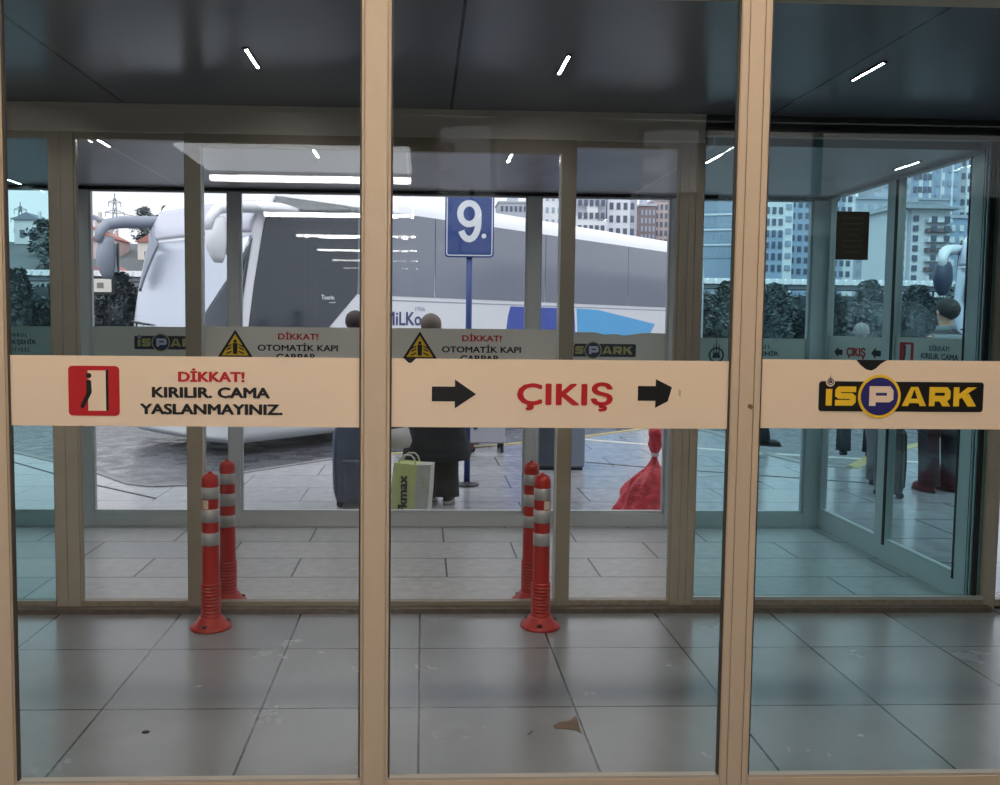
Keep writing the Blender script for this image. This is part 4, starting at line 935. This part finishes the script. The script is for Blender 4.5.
MB().box(-.15, .15, -.085, -.07, 3.05, 3.3).build('mark', mat('board_mark', (120, 116, 110), .6), t)
for x in (-.4, .4): MB().tube([(x, 0, 0), (x, 0, 2.75)], .05, 8).build('leg', M_dark, t)

# ------------------------------------------------------------------ hillside, pylons, houses
hl = MB(); nx, ny = 40, 10; v = []; f = []
for j in range(ny+1):
    for i in range(nx+1):
        x = -200+i*4.2; y = 95+j*10
        env = max(0, min(1, (-22-x)/13)); base = min(1, j*10/36)**.8
        v.append((x, y, -.3+env*base*(13.5+2.2*noise.noise(Vector((x*.03, y*.03, 0))))))
for j in range(ny):
    for i in range(nx): a = j*(nx+1)+i; f.append((a, a+1, a+nx+2, a+nx+1))
hl.add(v, f); struct(hl.build('hill', mat('hill_scrub', (98, 104, 108), .95, var=.35, scale=.12), smooth=True))
def hz(x, y):
    env = max(0, min(1, (-22-x)/13)); return -.3+env*min(1, (y-95)/36)**.8*13.5
def pylon(label, x, y, h):
    z = hz(x, y)-.5; t = thing('transmission_tower', label, 'pylon', (x, y, z), .3, group='pylons on the hillside')
    m = mat('pylon_steel', (128, 134, 146), .6, .2); b = MB(); w0, w1 = .7, .2
    def wz(q): return w0+(w1-w0)*q
    cs = [(-1, -1), (1, -1), (1, 1), (-1, 1)]
    for a, c in cs: b.tube([(a*w0, c*w0, 0), (a*w1, c*w1, h*.92)], .06, 5)
    n = 7
    for k in range(n):
        q0, q1 = k/n, (k+1)/n
        for (a, c), (d, e) in zip(cs, cs[1:]+cs[:1]):
            b.tube([(a*wz(q0), c*wz(q0), h*.92*q0), (d*wz(q1), e*wz(q1), h*.92*q1)], .05, 4); b.tube([(d*wz(q0), e*wz(q0), h*.92*q0), (a*wz(q1), c*wz(q1), h*.92*q1)], .05, 4)
    b.tube([(0, 0, h*.9), (0, 0, h)], .09, 5); b.build('lattice', m, t)
    for q, L in ((.52, 1.2), (.70, 1.7), (.86, 1.1)):
        ab = MB()
        for sg in (-1, 1): ab.tube([(0, 0, h*q+.5), (sg*L, 0, h*q)], .06, 5); ab.tube([(0, 0, h*q-.1), (sg*L, 0, h*q)], .06, 5); ab.tube([(sg*L*.95, 0, h*q), (sg*L*.95, 0, h*q-.8)], .06, 5)
        ab.build('cross_arm', m, t)
    return t
pylon('lattice pylon rising above the coach mirror arm', -56.3, 160, 11.6)
pylon('lattice pylon at the tinted end pane', -75.5, 165, 10.5)
ln = MB(); ln.tube([(-54, 158, 20.3), (-46, 150, 18.6), (-30, 140, 18.4)], .06, 5); tag(ln.build('power_line', mat('wire', (110, 112, 120), .6)), 'thin sagging power line between the pylon and the coach roof', 'wire')
M_hw = [mat('house_cream', (214, 208, 202), .8), mat('house_pink', (206, 182, 178), .8), mat('house_white', (226, 228, 232), .8)]
M_roof = mat('red_roof_tile', (166, 112, 104), .8, var=.2, scale=3); M_win = mat('window_grey', (104, 112, 128), .25)
def house(label, x, y, w, d, h, m):
    w *= .75; h *= .8; z = hz(x, y)-.6; t = thing('house', label, 'house', (x, y, z), group='houses on the hillside')
    MB().box(-w/2, w/2, 0, d, 0, h).build('wall', m, t)
    MB().prism([(-w/2-.3, h), (w/2+.3, h), (0, h+w*.3)], -.3, d+.3, 'y').build('roof', M_roof if x > -50 else mat('grey_roof_tile', (136, 142, 158), .8), t)
    for i in range(2):
        for j in range(max(1, int(h//2.6))):
            MB().box(-w*.28+i*w*.38, -w*.28+i*w*.38+w*.2, -.06, .02, .9+j*2.6, 2.1+j*2.6).build('window', M_win, t)
    MB().box(w*.2, w*.3, d*.4, d*.5, h, h+w*.3+.4).build('chimney', m, t)
hs = [(-36.5, 118, 5.5, 5, 4.2, 'pink red-roofed house right behind the coach mirror arm'), (-43.0, 118, 4.5, 5, 4.5, 'white house below the red-roofed one in the mirror loop'), (-49.0, 126, 5, 5, 4.0, 'house under the foot of the pylon'), (-52.0, 136, 5.5, 5, 5.0, 'house on the crest beside the pylon'), (-66, 150, 6, 6, 5.5, 'house at the crest in the tinted end pane'), (-59.5, 132, 5, 5, 4.5, 'lower house in the tinted end pane'), (-38.5, 106, 4.6, 4, 3.6, 'lowest house just above the canopy edge')]
for i, (x, y, w, d, h, lab) in enumerate(hs): house('small ' + lab, x, y, w, d, h, M_hw[i % 3])
for i, (x, y, h, lab) in enumerate([(-47.5, 112, 4.2, 'bare grey tree beside the pylon foot'), (-44, 138, 4.6, 'tall dark tree on the hill crest left of the mirror loop'), (-64, 128, 4.0, 'rounded tree low on the hillside in the tinted end pane'), (-52, 120, 3.8, 'round bush on the hillside below the pylon'), (-39, 134, 4.4, 'dark tree behind the white hillside house')]):
    if i == 1: lab = 'tall dark tree on the hill crest beside the mirror loop'
    tree('hillside_tree', lab, (x, y, hz(x, y)-.3), h+1.5, 2.2, 500, M_leaf1, ls=.4, group='hillside trees')

# ------------------------------------------------------------------ apartment blocks
M_bw = mat('hazy_facade_white', (226, 230, 236), .85, var=.04, scale=.4); M_bb = mat('hazy_facade_blue_grey', (158, 176, 200), .85, var=.05, scale=.4); M_bg = mat('hazy_facade_grey', (178, 184, 196), .85, var=.05, scale=.4)  # distance haze is put into these pale facade colours
M_bp = mat('facade_pink_grey', (186, 172, 174), .85, var=.05, scale=.4); M_bbr = mat('facade_brown', (128, 112, 116), .85, var=.05, scale=.4); M_bwin = mat('facade_window', (86, 96, 116), .3); M_bwl = mat('facade_window_light', (150, 166, 186), .3)
def win_mesh(w, h):
    return MB().box(0, w, -.12, .05, 0, h)
def block(label, x0, x1, y, d, top, m, grids=(), boxes=(), rz=0, roofm=None):
    t = thing('apartment_block', label, 'building', (x0, y, -.15), rz); W_ = x1-x0
    MB().box(0, W_, 0, d, 0, top).build('wall', m, t)
    MB().box(-.2, W_+.2, -.25, d+.2, top, top+.5).box(W_*.3, W_*.6, d*.3, d*.6, top+.5, top+2.2).build('roof', roofm or M_bg, t)
    for (a, b, z0, z1, mm, dep, nm) in boxes: MB().box(a, b, -dep, .3, z0, z1).build(nm, mm, t)
    for (a, b, z0, z1, nx, nz, ww, wh, mm, dep) in grids:
        proto = None
        for j in range(nz):
            for i in range(nx):
                if proto is None:
                    proto = win_mesh(ww, wh).build('window', mm, t); o = proto
                else:
                    o = proto.copy(); C.objects.link(o); o.parent = t
                o.location = (a+(b-a-ww)*(i/max(1, nx-1)), -dep, z0+(z1-z0-wh)*(j/max(1, nz-1)))
    return t
# pale stepped block and neighbours above the coach roof
block('tall white block with dark windows above the coach roof', 40.4, 47.0, 190, 12, 36, M_bw, [(.5, 6.0, 18.5, 34, 4, 6, .85, 1.5, M_bwin, 0)], [(5.1, 6.6, 0, 36, M_bg, .1, 'stair_panel')])
block('stepped pale block beside the tall white one', 32.8, 39.7, 188, 10, 29.5, M_bg, [(.6, 6.4, 19, 28.5, 5, 4, .8, 1.3, M_bwin, 1.0)], [(0, 2.6, 0, 25.0, M_bw, .9, 'bay'), (2.6, 4.9, 0, 27.5, M_bw, .9, 'bay'), (4.9, 7.0, 0, 24.0, M_bw, .9, 'bay')])
block('pink-grey tower beyond the white block', 57.2, 61.6, 228, 10, 33.0, M_bbr, [(.4, 4.0, 22, 32, 4, 5, .5, 1.4, M_bwl, 0)])
block('pinkish tower just before the post above the coach roof', 62.0, 67.5, 232, 10, 35.0, M_bp, [(.5, 5.0, 21, 34, 4, 6, .7, 1.4, M_bwin, 0)])
block('low long block far off above the bay sign', 22.6, 33.0, 262, 12, 38.0, M_bg, [(.6, 9.8, 31, 37, 7, 2, .8, 1.6, M_bwin, 0)])
block('faint far block behind the door stile', 35.0, 46.5, 266, 12, 42, M_bw, [(.6, 10.8, 32, 41, 6, 3, .9, 1.7, M_bwl, 0)])
block('glassy tower behind the end of the coach', 55.5, 63.5, 172, 14, 40, M_bb, [(.3, 7.7, 15, 39, 6, 8, 1.0, 2.4, M_bwl, 0)], [(0, 8, 17.5+3*i, 17.8+3*i, M_bw, .3, 'floor_band') for i in range(7)], R(-18))
block('white and blue block beside the glazed corner', 59.0, 64.8, 150, 10, 24.2, M_bw, [(.9, 3.9, 11.2, 22.4, 3, 6, .65, 1.15, M_bwin, .1), (4.5, 5.6, 11.4, 23, 1, 6, 1.0, .9, M_bwl, .1)], [(0, 4.1, 0, 18.3, M_bb, .08, 'blue_field')])
block('dark blue slab beside the white and blue block', 65.5, 69.8, 154, 10, 25.5, M_bb, [(.7, 4.0, 11, 24, 3, 7, .7, 1.0, M_bwin, 0)])
block('white towers behind the notice sheet', 79.5, 90.0, 178, 12, 32.0, M_bw, [(.6, 9.8, 12, 31, 7, 9, .85, 1.2, M_bwin, 0)], [(2.6, 4.4, 0, 32, M_bb, .1, 'recess'), (7.0, 8.2, 0, 32, M_bb, .1, 'recess')])
b7 = block('white block with brown balconies behind the second coach mirror', 66.6, 74.4, 120, 9, 18.2, M_bw, [(.6, 3.2, 8.2, 17.4, 2, 7, .7, .8, M_bwin, .1), (4.6, 7.2, 8.4, 17.2, 2, 7, .75, .8, M_bwin, .95)],
      [(4.2, 7.6, 8.2+1.36*i, 8.75+1.36*i, M_bbr if i % 2 else M_bw, .95, 'balcony') for i in range(7)]+[(1.7, 2.15, 0, 18.2, M_bg, .15, 'pilaster')])
MB().loft([[(-.6, -1.6, 18.2), (8.6, -1.6, 18.2), (8.6, 9.6, 18.2), (-.6, 9.6, 18.2)], [(1.6, 1.6, 19.5), (6.4, 1.6, 19.5), (6.4, 6.6, 19.5), (1.6, 6.6, 19.5)]]).build('hipped_roof', mat('slate_roof', (104, 112, 122), .7), b7)
block('blue-grey slab beside the brown balconies', 75.0, 81.0, 124, 9, 17.6, M_bb, [(.7, 5.2, 9, 16.6, 4, 5, .6, .9, M_bw, .1)])
for k, (a, b, top, mm, lab) in enumerate([(117, 124.6, 46, M_bg, 'tall grey tower highest over the balconied block'), (125.2, 131, 49, M_bb, 'tall blue tower beside the tall grey one'), (131.6, 138.4, 52, M_bb, 'tall blue tower under the slot light end'), (139, 146, 50, M_bg, 'tall grey tower at the end stile')]):
    block(lab, a, b, 218+k, 12, top, mm, [(.6, b-a-.6, 20, top-1.5, 4, 9, .9, 1.5, M_bwin if k % 2 else M_bwl, .12)], [(1.9, 2.9, 0, top, M_bw, .1, 'white_strip'), (4.6, 5.2, 0, top, M_bw, .1, 'white_strip')])
block('wide grey block filling in below the tall towers', 96, 117, 190, 12, 30, M_bg, [(.8, 20, 13, 29, 9, 6, 1.1, 1.3, M_bwl, 0)])

# towers behind the hall, seen mirrored in the clerestory reflection
def tower_back(label, x0, x1, y, top):
    t = thing('balcony_tower', label, 'building', (x0, y, -.15), group='towers mirrored in the header glass')
    MB().box(0, x1-x0, -12, 0, 0, top).build('wall', M_bbr, t)
    for i in range(16):
        z = 8+i*1.9
        MB().prism([(-1.0, z), (x1-x0+1.0, z+.5), (x1-x0+1.0, z+1.1), (-1.0, z+.6)], 0, 1.2, 'y').build('balcony', M_bp, t)
tower_back('brown tower with slanted balconies mirrored beside the hall lamps', -6.0, 1.2, -60, 40)
tower_back('brown tower with slanted balconies mirrored over the door leaf', 6.6, 16.5, -60, 40)

# ------------------------------------------------------------------ sky and camera
wd = bpy.data.worlds.new('overcast'); SC.world = wd; wd.use_nodes = True
wn = wd.node_tree.nodes; wl = wd.node_tree.links
bg = wn['Background']
tc = wn.new('ShaderNodeTexCoord'); nz = wn.new('ShaderNodeTexNoise'); nz.inputs['Scale'].default_value = 2.2; nz.inputs['Detail'].default_value = 4
wl.new(tc.outputs['Generated'], nz.inputs['Vector'])
rp = wn.new('ShaderNodeMix'); rp.data_type = 'RGBA'
rp.inputs['A'].default_value = (.89, .90, .965, 1); rp.inputs['B'].default_value = (1, 1, 1.04, 1)
wl.new(nz.outputs['Fac'], rp.inputs['Factor']); wl.new(rp.outputs['Result'], bg.inputs[0])
bg.inputs[1].default_value = 1.3

sl = bpy.data.lights.new('fill_sun', 'SUN'); sl.energy = 2.2; sl.angle = 1.4; sl.color = (1, .98, .96)  # broad soft sun added to brighten facades and coach under the overcast
so = bpy.data.objects.new('fill_sun', sl); C.objects.link(so); so.rotation_euler = (R(36), 0, R(-20))
cd = bpy.data.cameras.new('camera'); co = bpy.data.objects.new('camera', cd); C.objects.link(co)
f, cx, cy, yaw, pitch, roll, H = 857.865, 454.169, 377.302, .0366459, .0637075, .0102277, 1.476479
fw = Vector((math.sin(yaw)*math.cos(pitch), math.cos(yaw)*math.cos(pitch), -math.sin(pitch)))
rt = Vector((math.cos(yaw), -math.sin(yaw), 0)); up = rt.cross(fw)
r2 = rt*math.cos(roll)+up*math.sin(roll); u2 = -rt*math.sin(roll)+up*math.cos(roll)
mw = Matrix((r2, u2, -fw)).transposed().to_4x4(); mw.translation = (0, 0, H)
co.matrix_world = mw
cd.sensor_fit = 'HORIZONTAL'; cd.sensor_width = 36; cd.lens = f/1000*36
cd.shift_x = -(cx-500)/1000; cd.shift_y = (cy-392.5)/1000
cd.clip_start = .05; cd.clip_end = 2000
SC.camera = co
SC.view_settings.view_transform = 'Standard'; SC.view_settings.look = 'None'; SC.view_settings.gamma = 1; SC.view_settings.use_curve_mapping = False
SC.view_settings.exposure = 0
cy_ = SC.cycles
cy_.transparent_max_bounces = 40; cy_.max_bounces = 12; cy_.glossy_bounces = 5; cy_.diffuse_bounces = 4; cy_.transmission_bounces = 8
cy_.caustics_reflective = False; cy_.caustics_refractive = False; cy_.sample_clamp_indirect = 6
